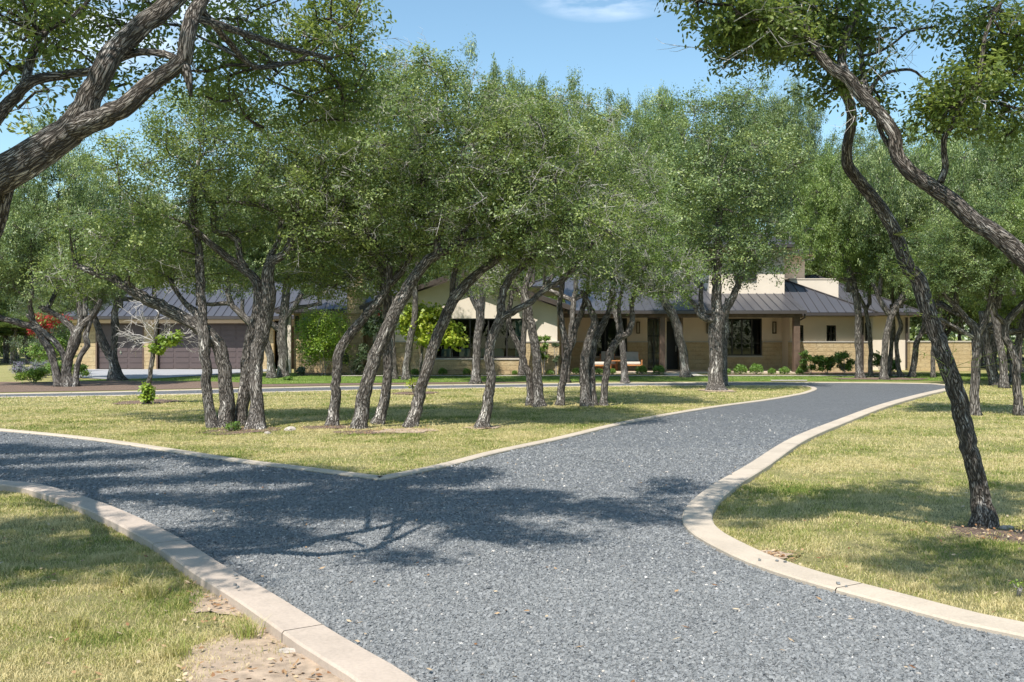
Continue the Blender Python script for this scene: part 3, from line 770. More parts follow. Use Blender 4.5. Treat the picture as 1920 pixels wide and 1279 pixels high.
# garage wing
D = 52.0
gx0, gx1 = PX(137, D), PX(545, D)
doors = [(PX(182,D), PX(267,D), 0, 2.37), (PX(296,D), PX(472,D), 0, 2.37)]
wall(gx0, gx1-.9, 0, 2.42, D, .3, doors, 'stone')
tb = MB(); tb.box(gx0-.03, gx1-.9, D-.04, D+.28, 2.423, 2.60); hb('fascia_board', tb, 'stucco')
sw = MB(); sw.box(gx0, gx0+.3, D+.3, 59, 0, 2.6); sw.box(gx0, gx1, 59, 59.3, 0, 2.6); hb('wall', sw, 'stone')
for k, (a_, b2, c, d) in enumerate(doors):
    mb = MB(); y = D+.16; mb.box(a_, b2, y, y+.05, .01, d)
    nr_, nc = 8, (3 if k == 0 else 6); hh = (d-.01)/nr_; ww = (b2-a_)/nc
    for i in range(nc):
        for j in range(nr_):
            mb.box(a_+ww*i+.06, a_+ww*(i+1)-.06, y-.018, y-.001, .01+hh*j+.05, .01+hh*(j+1)-.05)
    o = hb('garage_door', mb, 'garage'); o['label'] = ['single dark brown panelled garage door', 'double width dark brown panelled garage door'][k]
    h = MB(); cx = (a_+b2)/2; h.box(cx-.05, cx+.05, y-.06, y-.02, .86, .92); h.box(cx-.015, cx+.015, y-.05, y-.019, .8, 1.0); hb('handle', h, 'steel', o)
    fr = MB(); fr.box(a_-.08, a_, D-.02, D+.15, 0, d+.05); fr.box(b2, b2+.08, D-.02, D+.15, 0, d+.05); fr.box(a_, b2, D-.02, D+.15, d-.0, d+.05); hb('door_frame', fr, 'wood', o)
hip_roof(gx0-.65, gx1+4.5, D-.7, 60.0, 2.78, .46)
# breezeway between the garage and the house
bz = MB(); bz.box(gx1-.9, gx1+1.5, D+1.6, D+1.8, 0, 2.6); hb('wall', bz, 'stucco')
bd = MB(); bd.box(gx1-.82, gx1-.1, D+1.52, D+1.59, 0, 2.25); hb('door', bd, 'wood')
# middle block with tall narrow windows
bx0, bx1 = PX(551, 47), PX(700, 47)
wn = [(PX(553,47), PX(560,47), 1.9, 2.7), (PX(568,47), PX(577,47), 1.9, 2.7), (-8.0,-7.2,.9,2.3)]
wall(bx0, bx1, 0, 2.85, 47, .3, wn, 'stone')
for o_ in wn: window(*o_, 47.12, 1, 1, .045)
sw = MB(); sw.box(bx0, bx0+.3, 47.3, 54, 0, 2.85); hb('wall', sw, 'stucco')
ps = MB(); ps.box(bx0-.28, bx0-.06, 46.6, 46.8, 0, 2.8); hb('post', ps, 'stucco_pale')
hip_roof(bx0-.75, bx1+2.5, 46.3, 60.5, 3.0, .5)
# chimney of rough stone
ch = MB(); cx0, cx1 = PX(652,46.4), PX(682,46.4)
ch.box(cx0, cx1, 46.2, 46.995, 0, 2.79); ch.box(cx0+.02, cx1-.02, 46.3, 47.3, 3.1, 4.6); ch.box(cx0-.05, cx1+.05, 46.16, 47.4, 4.6, 4.75); ch.box(cx0+.01, cx1-.01, 46.12, 46.29, 2.79, 4.6)
hb('chimney', ch, 'stone')
# gabled dining wing
G0, G1, GY = PX(700,45), PX(1045,45), 45.0
dw = (PX(812,45), PX(985,45), .74, 2.54)
wall(G0, G1, 0, 3.05, GY, .3, [dw], 'stucco_pale')
gm = (G0+G1)/2; gt = 3.05 + .34*(G1-G0)/2
tri = MB(); tri.prism([(G0,GY,3.05),(G1,GY,3.05),(gm,GY,gt)], (0,.3,0)); hb('gable', tri, 'stucco_pale')
sw = MB(); sw.box(G1-.3, G1, GY+.3, 50, 0, 3.05); sw.box(G0, G0+.3, GY+.3, 47, 0, 3.05); hb('wall', sw, 'stucco')
ov = .55; ez = 3.12; rz = ez + .34*((G1-G0)/2+ov)
r = roof_planes([[(G1+ov,GY-.55,ez-.02),(G1+ov,58,ez-.02),(gm,58,rz),(gm,GY-.55,rz)], [(G0-ov,58,ez-.02),(G0-ov,GY-.55,ez-.02),(gm,GY-.55,rz),(gm,58,rz)]])
ridge_caps(r, [((gm,GY-.55,rz),(gm,58,rz))])
bb = MB(); bb.obox((G0-ov,GY-.58,ez-.12),(gm,GY-.58,rz-.10),.04,.2,(0,0,1)); bb.obox((gm,GY-.58,rz-.10),(G1+ov,GY-.58,ez-.12),.04,.2,(0,0,1)); hb('bargeboard', bb, 'trim', r)
gt_ = MB(); gt_.box(G1+ov, G1+ov+.12, GY-.5, 50, ez-.16, ez-.03); hb('gutter', gt_, 'gutter', r)
def wains(segs, y, z1, mat, yt=.10):
    mb = MB(); cp = MB()
    for s in segs:
        a_, b2 = s[0], s[1]; top = s[2] if len(s) > 2 else z1
        mb.box(a_, b2, y-yt, y-.003, 0, top)
        cp.box(a_, b2, y-yt-.035, y-.003, top+.001, top+.055)
    o = hb('wainscot', mb, mat); hb('cap_stone', cp, 'path', o)
wt = PZ(642, 45)
wains([(G0, dw[0]-.003, wt), (dw[0], dw[1], dw[2]-.065), (dw[1]+.003, G1+.08, wt)], GY, wt, 'stone')
f_ = window(*dw, GY+.1, 5, 1, .07, zr=[PZ(632,45)-.0])
ds = MB(); 
for (a_, b2) in (((G1+.18), (G1+.26)),): ds.box(a_, b2, GY-.12, GY-.04, .1, 2.95)
hb('downspout', ds, 'trim')
# dining room behind the glass
rm = MB(); rm.box(G0+.31, G1-.31, 50.0, 50.1, .06, 3.0); hb('partition', rm, 'dark')
fl = MB(); fl.box(G0+.3, G1-.3, GY+.3, 49.9, .0, .05); hb('floor', fl, 'wood')
ce = MB(); ce.box(G0+.3, G1-.3, GY+.3, 49.9, 2.85, 2.9); hb('ceiling', ce, 'soffit')
# porch and entry
WY = 49.5; p0, p1 = G1, PX(1475, WY)
w1 = (PX(1115,WY), PX(1176,WY), .745, 2.65); w2 = (PX(1355,WY), PX(1429,WY), .77, 2.63); en = (PX(1214,WY), PX(1281,WY), .0, 2.66)
wall(p0, p1, 0, 3.4, WY, .3, [w1, w2, en], 'stucco')
wz = PZ(642, WY-.1)
wains([(p0+.1, w1[0]-.003), (w1[0], w1[1], .68), (w1[1]+.003, en[0])], WY, wz, 'stone_smooth')
wains([(en[1], w2[0]-.003), (w2[0], w2[1], .70), (w2[1]+.003, p1)], WY, wz, 'stone_smooth')
window(*w1, WY+.1, 3, 1, .06); window(*w2, WY+.1, 4, 1, .06, zr=[1.4])
# recess: glazed sidelight in front, dark double door behind
f_ = window(en[0], PX(1240,WY), .06, 2.6, WY+.16, 2, 3, .06, name='sidelight')
rc = MB(); rc.box(PX(1240,WY)+.01, PX(1250,WY), WY+.02, WY+1.5, 0, 2.66); rc.box(en[1]+.001, en[1]+.25, WY+.31, WY+1.6, 0, 2.66); rc.box(en[0]-.2, en[1]+.3, WY+1.6, WY+1.8, 0, 2.75); hb('wall', rc, 'stucco')
dr = MB(); dr.box(PX(1251,WY), en[1]-.02, WY+1.5, WY+1.56, .05, 2.5)
for j in range(3): dr.box(PX(1251,WY)+.12, en[1]-.14, WY+1.48, WY+1.498, .2+j*.78, .8+j*.78)
d_ = hb('front_door', dr, 'frame'); hn = MB(); hn.box(en[1]-.14, en[1]-.11, WY+1.42, WY+1.47, .95, 1.25); hb('handle', hn, 'steel', d_)
rc = MB(); rc.box(p0+.5, p1-.1, 53, 53.1, 0, 3.3); hb('partition', rc, 'dark')
# porch roof, beam, posts, slab
PY0, pz0 = 45.9, 2.93
pr = [[(PX(1064,PY0), PY0, pz0), (PX(1512,PY0), PY0, pz0), (PX(1512,PY0), 52.0, pz0+.30*6.1), (PX(1064,PY0), 52.0, pz0+.30*6.1)]]
r = roof_planes(pr, 'roof'); 
gg = MB(); gg.box(PX(1064,PY0), PX(1512,PY0), PY0-.1, PY0+.02, pz0-.16, pz0-.02); hb('gutter', gg, 'gutter', r)
sf = MB(); sf.box(PX(1064,PY0)+.3, PX(1512,PY0)-.05, PY0+.4, WY-.001, 2.90, 2.94); hb('soffit', sf, 'soffit', r)
bm_ = MB(); bm_.box(G1+.35, PX(1503,46.3), 46.15, 46.4, 2.60, 2.80); hb('beam', bm_, 'wood')
for a_, b2 in ((1237.5,1247),(1488,1499.5)):
    ps = MB(); ps.box(PX(a_,46.2), PX(b2,46.2), 46.14, 46.42, .12, 2.597); ps.box(PX(a_,46.2)-.03, PX(b2,46.2)+.03, 46.11, 46.45, .085, .119); hb('post', ps, 'wood')
sl = MB(); sl.box(G1+.1, PX(1500,46), 45.95, WY-.12, 0, .08); hb('porch_slab', sl, 'porch')
dsp = MB(); dsp.tube([(PX(1508,46.1), 46.0, 2.78), (PX(1508,46.1), 46.0, 2.6), (PX(1501,46.3), 46.6, 2.45), (PX(1501,46.3), 46.6, .1)], .04, 8); hb('downspout', dsp, 'gutter', None, True)
for px in (1196, 1328, 1451):
    x = PX(px, WY); z0_ = PZ(625,WY); z1_ = PZ(604,WY)
    bp = MB(); bp.box(x-.08, x+.08, WY-.03, WY-.002, z0_, z1_); l_ = hb('wall_light', bp, 'metal')
    c_ = MB()
    for sx in (-1, 1):
        for yy in (WY-.17, WY-.05): c_.box(x+sx*.075-.012, x+sx*.075+.012, yy-.012, yy+.012, z0_+.02, z1_-.02)
    c_.box(x-.09, x+.09, WY-.185, WY-.031, z1_-.02, z1_+.02); c_.box(x-.09, x+.09, WY-.185, WY-.031, z0_-.02, z0_+.02); hb('cage', c_, 'metal', l_)
    t_ = MB(); t_.tube([(x, WY-.11, z0_+.03), (x, WY-.11, z1_-.03)], .045, 12); hb('lamp_glass', t_, 'lampglass', l_, True)
# main block behind the porch
hip_roof(G1-1.5, PX(1330,52)+1.0, 50.6, 61, 4.3, .38, gut=False, soff=False)
# upper storey
U0, U1x = PX(1330,48.9), PX(1471,48.9)
u = MB(); u.box(U0, U1x, 48.9, 54.5, 3.0, 6.0); hb('wall', u, 'stucco_pale')
u = MB(); u.box(U0-.03, U1x+.03, 48.82, 48.897, PZ(559,48.9), PZ(553.5,48.9)); hb('flashing', u, 'gutter')
window(U0+1.2, U0+2.3, 4.5, 5.7, 48.84, 2, 1)
hip_roof(U0-.7, U1x+.75, 48.2, 55.2, 6.2, .35)
u = MB(); u.box(U1x+.01, PX(1509,53), 53.0, 60, 3.0, 6.05); hb('wall', u, 'stucco')
hip_roof(U1x-1.0, PX(1509,53)+.8, 52.3, 61, 6.22, .35)
u = MB(); u.box(PX(1480,51), PX(1571,51), 50.9, 52.6, 3.0, PZ(524,50.9)); u.box(PX(1480,51)-.03, PX(1571,51)+.03, 50.87, 52.63, PZ(524,50.9)+.001, PZ(524,50.9)+.05); hb('roof_box', u, 'stucco_pale')
# right wing
R0, R1_ = p1-.25, PX(1637,48)
sws = [(PX(1499,48), PX(1507,48), PZ(641,48), PZ(610,48)), (PX(1550,48), PX(1568,48), PZ(641,48), PZ(610,48)), (PX(1622,48), PX(1627.5,48), PZ(641,48), PZ(605,48))]
wall(R0, R1_, 0, 2.75, 48.0, .3, sws, 'stucco')
for s in sws: window(*s, 48.08, 1 if s[1]-s[0] < .3 else 2, 1, .045, zr=[(s[2]+s[3])/2])
sw = MB(); sw.box(R0, R0+.3, 48.3, WY, 0, 2.75); sw.box(R1_-.3, R1_, 48.3, 51, 0, 2.75); hb('wall', sw, 'stucco')
wains([(R0-.1, R1_-.05)], 48.0, PZ(642,47.9), 'stone')
wains([(p1-.35, R0-.103)], 47.9, PZ(642,47.8), 'stone')
hip_roof(R0-3.2, R1_-.05, 47.3, 56.5, 2.87, .5)
q0, q1 = R1_-.1, PX(1706,51)
sq = [(PX(1673,51), PX(1680,51), PZ(641,51), PZ(608,51))]
wall(q0, q1, 0, 2.85, 51.0, .3, sq, 'stucco_pale')
window(*sq[0], 51.08, 1, 2, .045)
sw = MB(); sw.box(q1-.3, q1, 51.3, 60, 0, 2.85); hb('wall', sw, 'stucco')
hip_roof(q0-5, q1+.45, 50.3, 61.0, 2.96, .5)
for px, dd in ((1617,47.85),(1700,50.85)):
    x = PX(px, dd); t = MB(); t.box(x-.05, x+.05, dd-.05, dd+.05, .1, 2.7); hb('downspout', t, 'trim')
back = MB(); back.box(-12, 20, 60.0, 60.3, 0, 3.0); hb('wall', back, 'stucco')

# garden wall to the right
gw = MB(); gx = [PX(1707,49.5), PX(1822,49.5)]; gw.box(gx[0]+.0, gx[1], 49.5, 49.85, 0, 1.44)
o = thing_mesh('garden_wall', gw, M['stone'], ((gx[0]+gx[1])/2, 49.6, 0), 'low sandstone garden wall running right from the end of the house', 'wall')
cp = MB(); cp.box(gx[0]-.02, gx[1]+.03, 49.46, 49.89, 1.443, 1.51); cp.build('cap_stone', M['path'], o)

# things on the porch and inside
def lounge_chair(x, y, lab, w=.74, back=True):
    t = empty('lounge_chair', (x, y, .08), lab, 'chair', 'teak seats on the porch'); h = w/2; z = .08
    f = MB(); f.box(x-h, x+h, y-.36, y+.36, z+.26, z+.31)
    if back: f.box(x-h, x+h, y+.32, y+.37, z+.312, z+.80)
    f.build('seat_frame', M['teak'], t)
    for sx in (-1, 1):
        for sy in (-1, 1):
            l_ = MB(); l_.box(x+sx*(h-.035)-.03, x+sx*(h-.035)+.03, y+sy*.32-.03, y+sy*.32+.03, z, z+.259); l_.build('leg', M['teak'], t)
        if back: a2 = MB(); a2.box(x+sx*(h+.03)-.03, x+sx*(h+.03)+.03, y-.34, y+.30, z+.50, z+.54); a2.box(x+sx*(h+.03)-.025, x+sx*(h+.03)+.025, y-.34, y-.28, z, z+.499); a2.build('armrest', M['teak'], t)
    c = MB(); c.box(x-h+.03, x+h-.03, y-.34, y+.24, z+.312, z+.45); o_ = c.build('seat_cushion', M['cushion'], t)
    bv = o_.modifiers.new('b', 'BEVEL'); bv.width = .04; bv.segments = 3
    if back:
        c = MB(); c.prism([(x-h+.04, y+.17, z+.46), (x+h-.04, y+.17, z+.46), (x+h-.06, y+.24, z+.92), (x-h+.06, y+.24, z+.92)], (0, .11, 0)); o_ = c.build('back_cushion', M['cushion_grey'], t)
        bv = o_.modifiers.new('b', 'BEVEL'); bv.width = .035; bv.segments = 3
    return t
lounge_chair(PX(1186,47.4), 47.4, 'teak lounge chair with grey back cushion at the right of the porch seats')
lounge_chair(PX(1124,46.9), 46.9, 'low teak ottoman with a cream cushion left of the lounge chairs', .66, False)
lounge_chair(PX(1140,48.3), 48.3, 'teak lounge chair with grey cushion deeper in the porch shade')
x, y = PX(1155,47.2), 47.2
t = empty('side_table', (x, y, .08), 'small square teak side table between the porch lounge chairs', 'table')
m2 = MB(); m2.box(x-.32, x+.32, y-.25, y+.25, .56, .60); m2.build('tabletop', M['teak'], t)
for sx in (-1,1):
    for sy in (-1,1): l_ = MB(); l_.box(x+sx*.28-.025, x+sx*.28+.025, y+sy*.21-.025, y+sy*.21+.025, .08, .559); l_.build('leg', M['teak'], t)
for i, px in enumerate((838, 872, 908, 934)):
    x, y = PX(px, 45.9), 45.9
    t = empty('dining_chair', (x, y, .05), ['pale aqua dining chair farthest left behind the big window', 'pale aqua dining chair second from left behind the big window', 'pale aqua dining chair third from left behind the big window', 'pale aqua dining chair farthest right behind the big window'][i], 'chair', 'dining chairs behind the window')
    b = MB(); w_ = .26; b.prism([(x-w_, y, .45), (x+w_, y, .45), (x+w_, y-.02, .95), (x+w_-.03, y-.025, 1.10), (x+w_-.12, y-.03, 1.17), (x-w_+.12, y-.03, 1.17), (x-w_+.03, y-.025, 1.10), (x-w_, y-.02, .95)], (0, .08, 0)); b.build('backrest', M['chairfab'], t)
    b = MB(); b.box(x-w_, x+w_, y+.085, y+.5, .42, .52); b.build('seat', M['chairfab'], t)
    for sx in (-1,1):
        for yy in (.03,.45): l_ = MB(); l_.box(x+sx*.22-.02, x+sx*.22+.02, y+yy-.02, y+yy+.02, .05, .419); l_.build('leg', M['wood'], t)
def curtain(x0, x1, lab):
    n = 60; xs = np.linspace(x0, x1, n); ys = 45.55 + .05*np.sin(np.linspace(0, 14*np.pi*(x1-x0)/.55, n))
    V = np.concatenate([np.column_stack([xs, ys, np.full(n, .08)]), np.column_stack([xs, ys, np.full(n, 2.7)]), np.column_stack([xs, ys+.012, np.full(n, .08)]), np.column_stack([xs, ys+.012, np.full(n, 2.7)])])
    i = np.arange(n-1); mb = MB(); mb.add(V, [np.vstack([np.stack([i, i+1, n+i+1, n+i], 1), np.stack([2*n+i+1, 2*n+i, 3*n+i, 3*n+i+1], 1)])])
    thing_mesh('curtain', mb, M['curtain'], ((x0+x1)/2, 45.5, .05), lab, 'curtain', 'curtains of the big window', True)
curtain(PX(966,45.5), PX(988,45.5), 'pleated aqua curtain hanging at the right end of the big window')
curtain(PX(810,45.5), PX(817,45.5), 'narrow gathered aqua curtain at the left end of the big window')

# ------------------------------------------------------------------ trees
def connect_crown(mb, nodes, nrad, clumps, rng, side=5, tip=.009, maxr=.09):
    """grow limbs from the stem nodes to every clump centre"""
    nodes = [np.array(p) for p in nodes]; nr = list(nrad); todo = [np.array(c) for c in clumps]
    A = np.array(nodes)
    D_ = np.array([np.min(np.linalg.norm(A - c, axis=1)) for c in todo])
    for idx in np.argsort(D_):
        c = todo[idx]; A = np.array(nodes); v = c - A; d = np.linalg.norm(v, axis=1)
        cost = d + np.where(v[:, 2] < -.1, -v[:, 2]*.8, 0) + .25*np.array([1 if r < .012 else 0 for r in nr])
        k = int(np.argmin(cost)); p = A[k]; L = d[k]
        if L < .12: continue
        m = max(2, int(L/.3)); t = np.linspace(0, 1, m+1)[:, None]
        path = p*(1-t) + c*t; wob = rng.randn(m+1, 3)*.055*min(1.5, L); wob[0] = 0; wob[-1] = 0; path = path + wob
        path[:, 2] += (np.sin(t[:, 0]*np.pi)*.12*L*rng.uniform(-.6, 1))
        path = catmull(path, .16)
        r0 = max(min(nr[k]*.72, .016 + .021*L, maxr), tip*1.15); rad = np.linspace(r0, tip, len(path))
        mb.tube(path, rad, side, jit=.25, seed=rng.randint(999))
        for q in range(1, len(path), 2): nodes.append(path[q]); nr.append(rad[q])
        nodes.append(path[-1]); nr.append(tip)

def clump_leaves(C, R, nleaf, L, Wd, rng, hexa=False, flat=.72, sprig=7, sp_r=.07):
    """leaf positions: sprigs on a rough shell around each clump centre"""
    out = []; fa = []; bs = []; tw = [[], [], []]
    C = np.asarray(C); R = np.broadcast_to(R, (len(C),))
    for c, r in zip(C, R):
        ns = max(3, int(nleaf/sprig)); d = rng.randn(ns, 3); d[:, 2] = d[:, 2] + .25; d /= np.linalg.norm(d, axis=1)[:, None]
        bump_ = 1 + .28*np.sin(d[:, 0]*5 + rng.uniform(0, 6)) + .22*np.sin(d[:, 1]*6 + rng.uniform(0, 6)) + .16*np.sin(d[:, 2]*7 + rng.uniform(0, 6))
        rr = r*bump_*rng.uniform(.25, 1.0, ns)**.4
        S = c + d*rr[:, None]*np.array((1, 1, flat))
        tint = np.clip(rng.normal(.42, .13), .1, .8)
        pts = np.repeat(S, sprig, axis=0) + rng.randn(ns*sprig, 3)*sp_r*np.array((1, 1, .7))
        bn = d*.75 + rng.randn(ns, 3)*.45 + np.array((0, 0, .75)); bn /= np.linalg.norm(bn, axis=1)[:, None]; bs.append(np.repeat(bn, sprig, axis=0))
        out.append(pts); fa.append(np.clip(tint + rng.normal(0, .17, ns*sprig) + np.repeat(rng.normal(0, .19, ns), sprig) + (rng.rand(ns*sprig) < .05)*.35, 0, 1))
        nt_ = max(2, ns//5); tw[0].append(np.repeat(c[None], nt_, 0) + rng.randn(nt_, 3)*.05*r); tw[2].append(S[:nt_]); tw[1].append((c + S[:nt_])/2 + rng.randn(nt_, 3)*.08*r)
    P = np.vstack(out); V, f = leafquads(P, L, Wd, rng, .55, hexa, .2, np.vstack(bs))
    return V, f, np.concatenate(fa), [np.vstack(t) for t in tw]

def bare_twigs(C, rng, n, Lm, r=.004):
    C = np.asarray(C); i = rng.randint(0, len(C), n); A0 = C[i] + rng.randn(n, 3)*.12; d = rng.randn(n, 3); d[:, 2] *= .7; d /= np.linalg.norm(d, axis=1)[:, None]
    L = rng.uniform(.4, 1.2, n)[:, None]*Lm; C1 = A0 + d*L; B = (A0 + C1)/2 + rng.randn(n, 3)*.12*Lm
    a2 = [A0]; b2 = [B]; c2 = [C1]; rr = [np.full(n, r)]
    for k in range(4):                             # side twiglets
        t = rng.uniform(.3, .95, n)[:, None]; s = A0*(1-t)**2 + 2*B*t*(1-t) + C1*t*t; dd = d + rng.randn(n, 3)*.7; dd /= np.linalg.norm(dd, axis=1)[:, None]; e = s + dd*L*.42
        a2.append(s); b2.append((s+e)/2 + rng.randn(n, 3)*.04*Lm); c2.append(e); rr.append(np.full(n, r*.6))
    return np.vstack(a2), np.vstack(b2), np.vstack(c2), np.concatenate(rr)

def stems_mesh(stems, d, rng, step=.12, side=12, jit=.12, flare=True, seed0=0):
    """stems: lists of (px, py, width_px[, depth offset]); returns MB, nodes, radii"""
    mb = MB(); nodes = []; rads = []
    for si, st in enumerate(stems):
        pts = []
        for q in st:
            dd = d + (q[3] if len(q) > 3 else 0); p = P3(q[0], q[1], dd); pts.append((*p, q[2]*dd/F/2))
        pts = np.array(pts); ground = pts[0, 2] < .35
        if ground: pts[0, 2] = -.06
        C = catmull(pts, step); C[:, 3] = np.maximum(C[:, 3], .006)
        if ground and flare:
            hgt = np.clip(C[:, 2], 0, 2); C[:, 3] *= 1 + .62*np.exp(-hgt/.12)
        wob = rng.randn(len(C), 3)*.012; wob[0] = 0
        C[:, :3] += wob*np.minimum(1, C[:, 3:4]/.08)*min(1, step/.12)*.8
        mb.tube(C[:, :3], C[:, 3], side, jit=jit, seed=si + seed0)
        for c in C[::2]:
            if c[2] > 1.9: nodes.append(c[:3]); rads.append(c[3])
    return mb, nodes, rads

def sample_ellipsoids(ells, d, rng, mind):
    pts = []
    for (px, py, rx, ry, dd, rd, n) in ells:
        D2 = d + dd; c = P3(px, py, D2); s = D2/F; k = 0; tries = 0
        while k < n and tries < n*30:
            tries += 1; v = rng.randn(3); v /= np.linalg.norm(v); v *= rng.uniform(.25, 1)**.45
            p = c + v*np.array((rx*s, rd, ry*s))
            if all(np.linalg.norm(p - q) > mind for q in pts): pts.append(p); k += 1
    return pts

def oak(label, d, stems, ells, seed, tk=2.6, xR=.33, xn=270, R=.40, nleaf=470, L=.064, Wd=.031, mat='oak', bark='bark', mind=.52, twn=90, side=12, hexa=False, jit=.12, group='live oaks on the island lawn', step=.12, name='oak_tree', extra=None, filt=None, tr=.006, sprig=18, sp_r=.075, step_base=None):
    rng = np.random.RandomState(seed)
    b = stems[0][0]; base = P3(b[0], b[1], d + (b[3] if len(b) > 3 else 0)); base[2] = 0
    t = empty(name, base, label, 'tree', group)
    mb, nodes, rads = stems_mesh(stems, d, rng, step, side, jit)
    C = sample_ellipsoids(ells, d, rng, mind)
    nv = len(C)
    if extra is not None: C += extra(rng)
    connect_crown(mb, nodes, rads, C, rng)
    V, f, fa, tw = clump_leaves(C[:nv], np.array([R*rng.uniform(.75, 1.25) for _ in C[:nv]]), nleaf, L, Wd, rng, hexa, sprig=sprig, sp_r=sp_r)
    if len(C) > nv:
        V2, f2, fa2, tw2 = clump_leaves(C[nv:], np.array([xR*rng.uniform(.7, 1.3) for _ in C[nv:]]), xn, L*1.25, Wd*1.35, rng, hexa, sprig=sprig, sp_r=sp_r)
        f = np.vstack([f, f2 + len(V)]); V = np.vstack([V, V2]); fa = np.concatenate([fa, fa2]); tw = [np.vstack(q_) for q_ in zip(tw, tw2)]
    mb.twigs(tw[0], tw[1], tw[2], np.full(len(tw[0]), tr))
    mb.build('trunk', M[bark], t, smooth=True)
    o = put('crown', raw_mesh('crown', V - W(t), [f], M[mat], None, False, fa), t)
    if twn:
        q = MB(); q.twigs(*bare_twigs(C[:nv], rng, int(twn*tk), .5)); q.build('bare_twigs', M['pale_twig'], t)
    return t

# ---- the limb and crown overhanging from the left, trunk outside the frame
KS = 1/math.tan(math.radians(SUN_EL))
def over_shade(rng, polys, n, zr, mind, seed, thr, vis=lambda px, py: False):
    """crown clumps high above the frame, placed where the sun throws their shade into the given ground areas"""
    pts = []; polys = [np.array([G(*p) for p in q]) for q in polys]
    area = sum(np.ptp(q[:, 0])*np.ptp(q[:, 1]) for q in polys)
    for q in polys:
        k = int(n*np.ptp(q[:, 0])*np.ptp(q[:, 1])/area)
        for _ in range(k):
            sp = np.array([[rng.uniform(q[:, 0].min(), q[:, 0].max()), rng.uniform(q[:, 1].min(), q[:, 1].max())]])
            if not inside(sp, q)[0]: continue
            if vnoise(sp[:, 0]*.8, sp[:, 1]*1.7, seed, 1.7)[0] < thr: continue
            z = rng.uniform(*zr); x = sp[0, 0] - KS*math.sin(az)*z; y = sp[0, 1] - KS*math.cos(az)*z
            if y < 2.2: continue
            px, py = 960 + F*x/y, HOR - F*(z - H)/y
            if py + .5*F/y > -5 and not vis(px, py): continue
            p = np.array((x, y, z))
            if all(np.linalg.norm(p - o_) > mind for o_ in pts): pts.append(p)
    return pts
def f1_extra(rng):
    road = [(-260,842),(0,836),(300,852),(600,884),(780,908),(1000,926),(1180,950),(1290,985),(1180,990),(1000,955),(900,985),(1160,1028),(960,1062),(700,1058),(560,1015),(470,1030),(430,1060),(300,1000),(200,930),(0,900),(-260,880)]
    grass = [(-300,960),(60,960),(230,985),(340,1015),(440,1075),(430,1110),(250,1085),(0,1105),(-300,1100)]
    kerbs = [(-100,895),(90,915),(250,960),(200,975),(60,925),(-100,915)]
    return over_shade(rng, [road, grass, kerbs], 3600, (5.6, 8.8), .27, 21, -.34, lambda px, py: px < 330 and py > -80 and False)
oak('thick leaning oak limb with overhanging crown entering at upper left', 6.0,
    [[(-520,1160,180.5,0),(-500,900,152.0,0),(-430,620,123.5,0),(-300,430,99.8,0),(-150,365,79.8,0),(-40,345,70.3,0),(40,308,64.6,0),(100,266,58.9,0),(140,236,53.2,0),(172,172,44.6,0),(195,130,41.8,0),(212,98,39.9,.1),(262,52,38.0,.2),(318,8,36.1,.3),(380,-60,22.8,.5),(450,-160,11.4,1.0),(520,-260,5.7,1.6)],
     [(120,250,41.8,0),(188,222,39.9,-.1),(240,196,36.1,-.2),(285,156,34.2,-.2),(322,130,30.4,-.2),(345,112,30.4,-.2),(350,75,29.4,-.2),(362,28,28.5,-.1),(385,-10,22.8,0),(430,-90,12.3,.3),(520,-170,5.7,.8)],
     [(345,118,22.8,-.2),(353,146,16.1,-.2),(358,180,5.7,-.2)],
     [(196,124,17.1,.1),(245,101,14.2,.2),(285,98,13.3,.1),(318,104,13.3,0),(340,118,13.3,-.1)],
     [(-200,430,38.0,.3),(-60,290,30.4,.3),(-5,218,25.6,.3),(30,180,22.8,.3),(60,152,20.9,.3),(110,142,17.1,.4),(180,130,14.2,.3),(205,110,9.5,.2)],
     [(45,165,17.1,.3),(54,125,16.1,.4),(70,78,14.2,.5),(95,52,11.4,.6),(140,28,8.5,.6),(190,-30,6.6,.7)],
     [(14,350,24.7,.1),(8,380,20.9,.1),(3,410,19.0,.15),(-12,450,18.1,.2),(-60,520,20.9,.25)],
     [(360,30,15.2,0),(450,60,13.3,.8),(540,90,11.4,1.6),(620,110,8.5,2.2)],
     [(370,10,14.2,0),(430,80,11.4,1.0),(480,125,9.5,1.8),(560,115,7.6,2.4)],
     [(-150,365,47.5,0),(-260,200,41.8,.5),(-360,0,38.0,1.2),(-450,-250,34.2,2.2)],
     [(318,8,20.9,.3),(300,-120,8.5,1.2),(260,-260,4.8,2.4)]],
    [(40,40,80,60,.5,.5,11), (130,60,90,70,1.2,.6,10), (250,20,80,40,1.2,.6,6), (30,170,50,40,.9,.4,3), (240,150,70,40,1.6,.4,4), (420,60,60,70,2.2,.7,10), (520,70,90,80,3.0,.8,17), (620,100,75,90,3.4,.8,18), (660,180,40,60,3.6,.6,8), (560,200,80,60,3.6,.7,10), (460,190,60,60,3.0,.6,6), (640,30,55,50,3.2,.7,9), (400,150,40,50,2.0,.4,5)],
    11, R=.27, nleaf=180, L=.05, Wd=.021, mat='oak_near', bark='bark_near', mind=.2, twn=55, side=28, hexa=True, tk=1.0, jit=.06, group=None, step=.05, extra=f1_extra, tr=.0035, sprig=8, sp_r=.04)

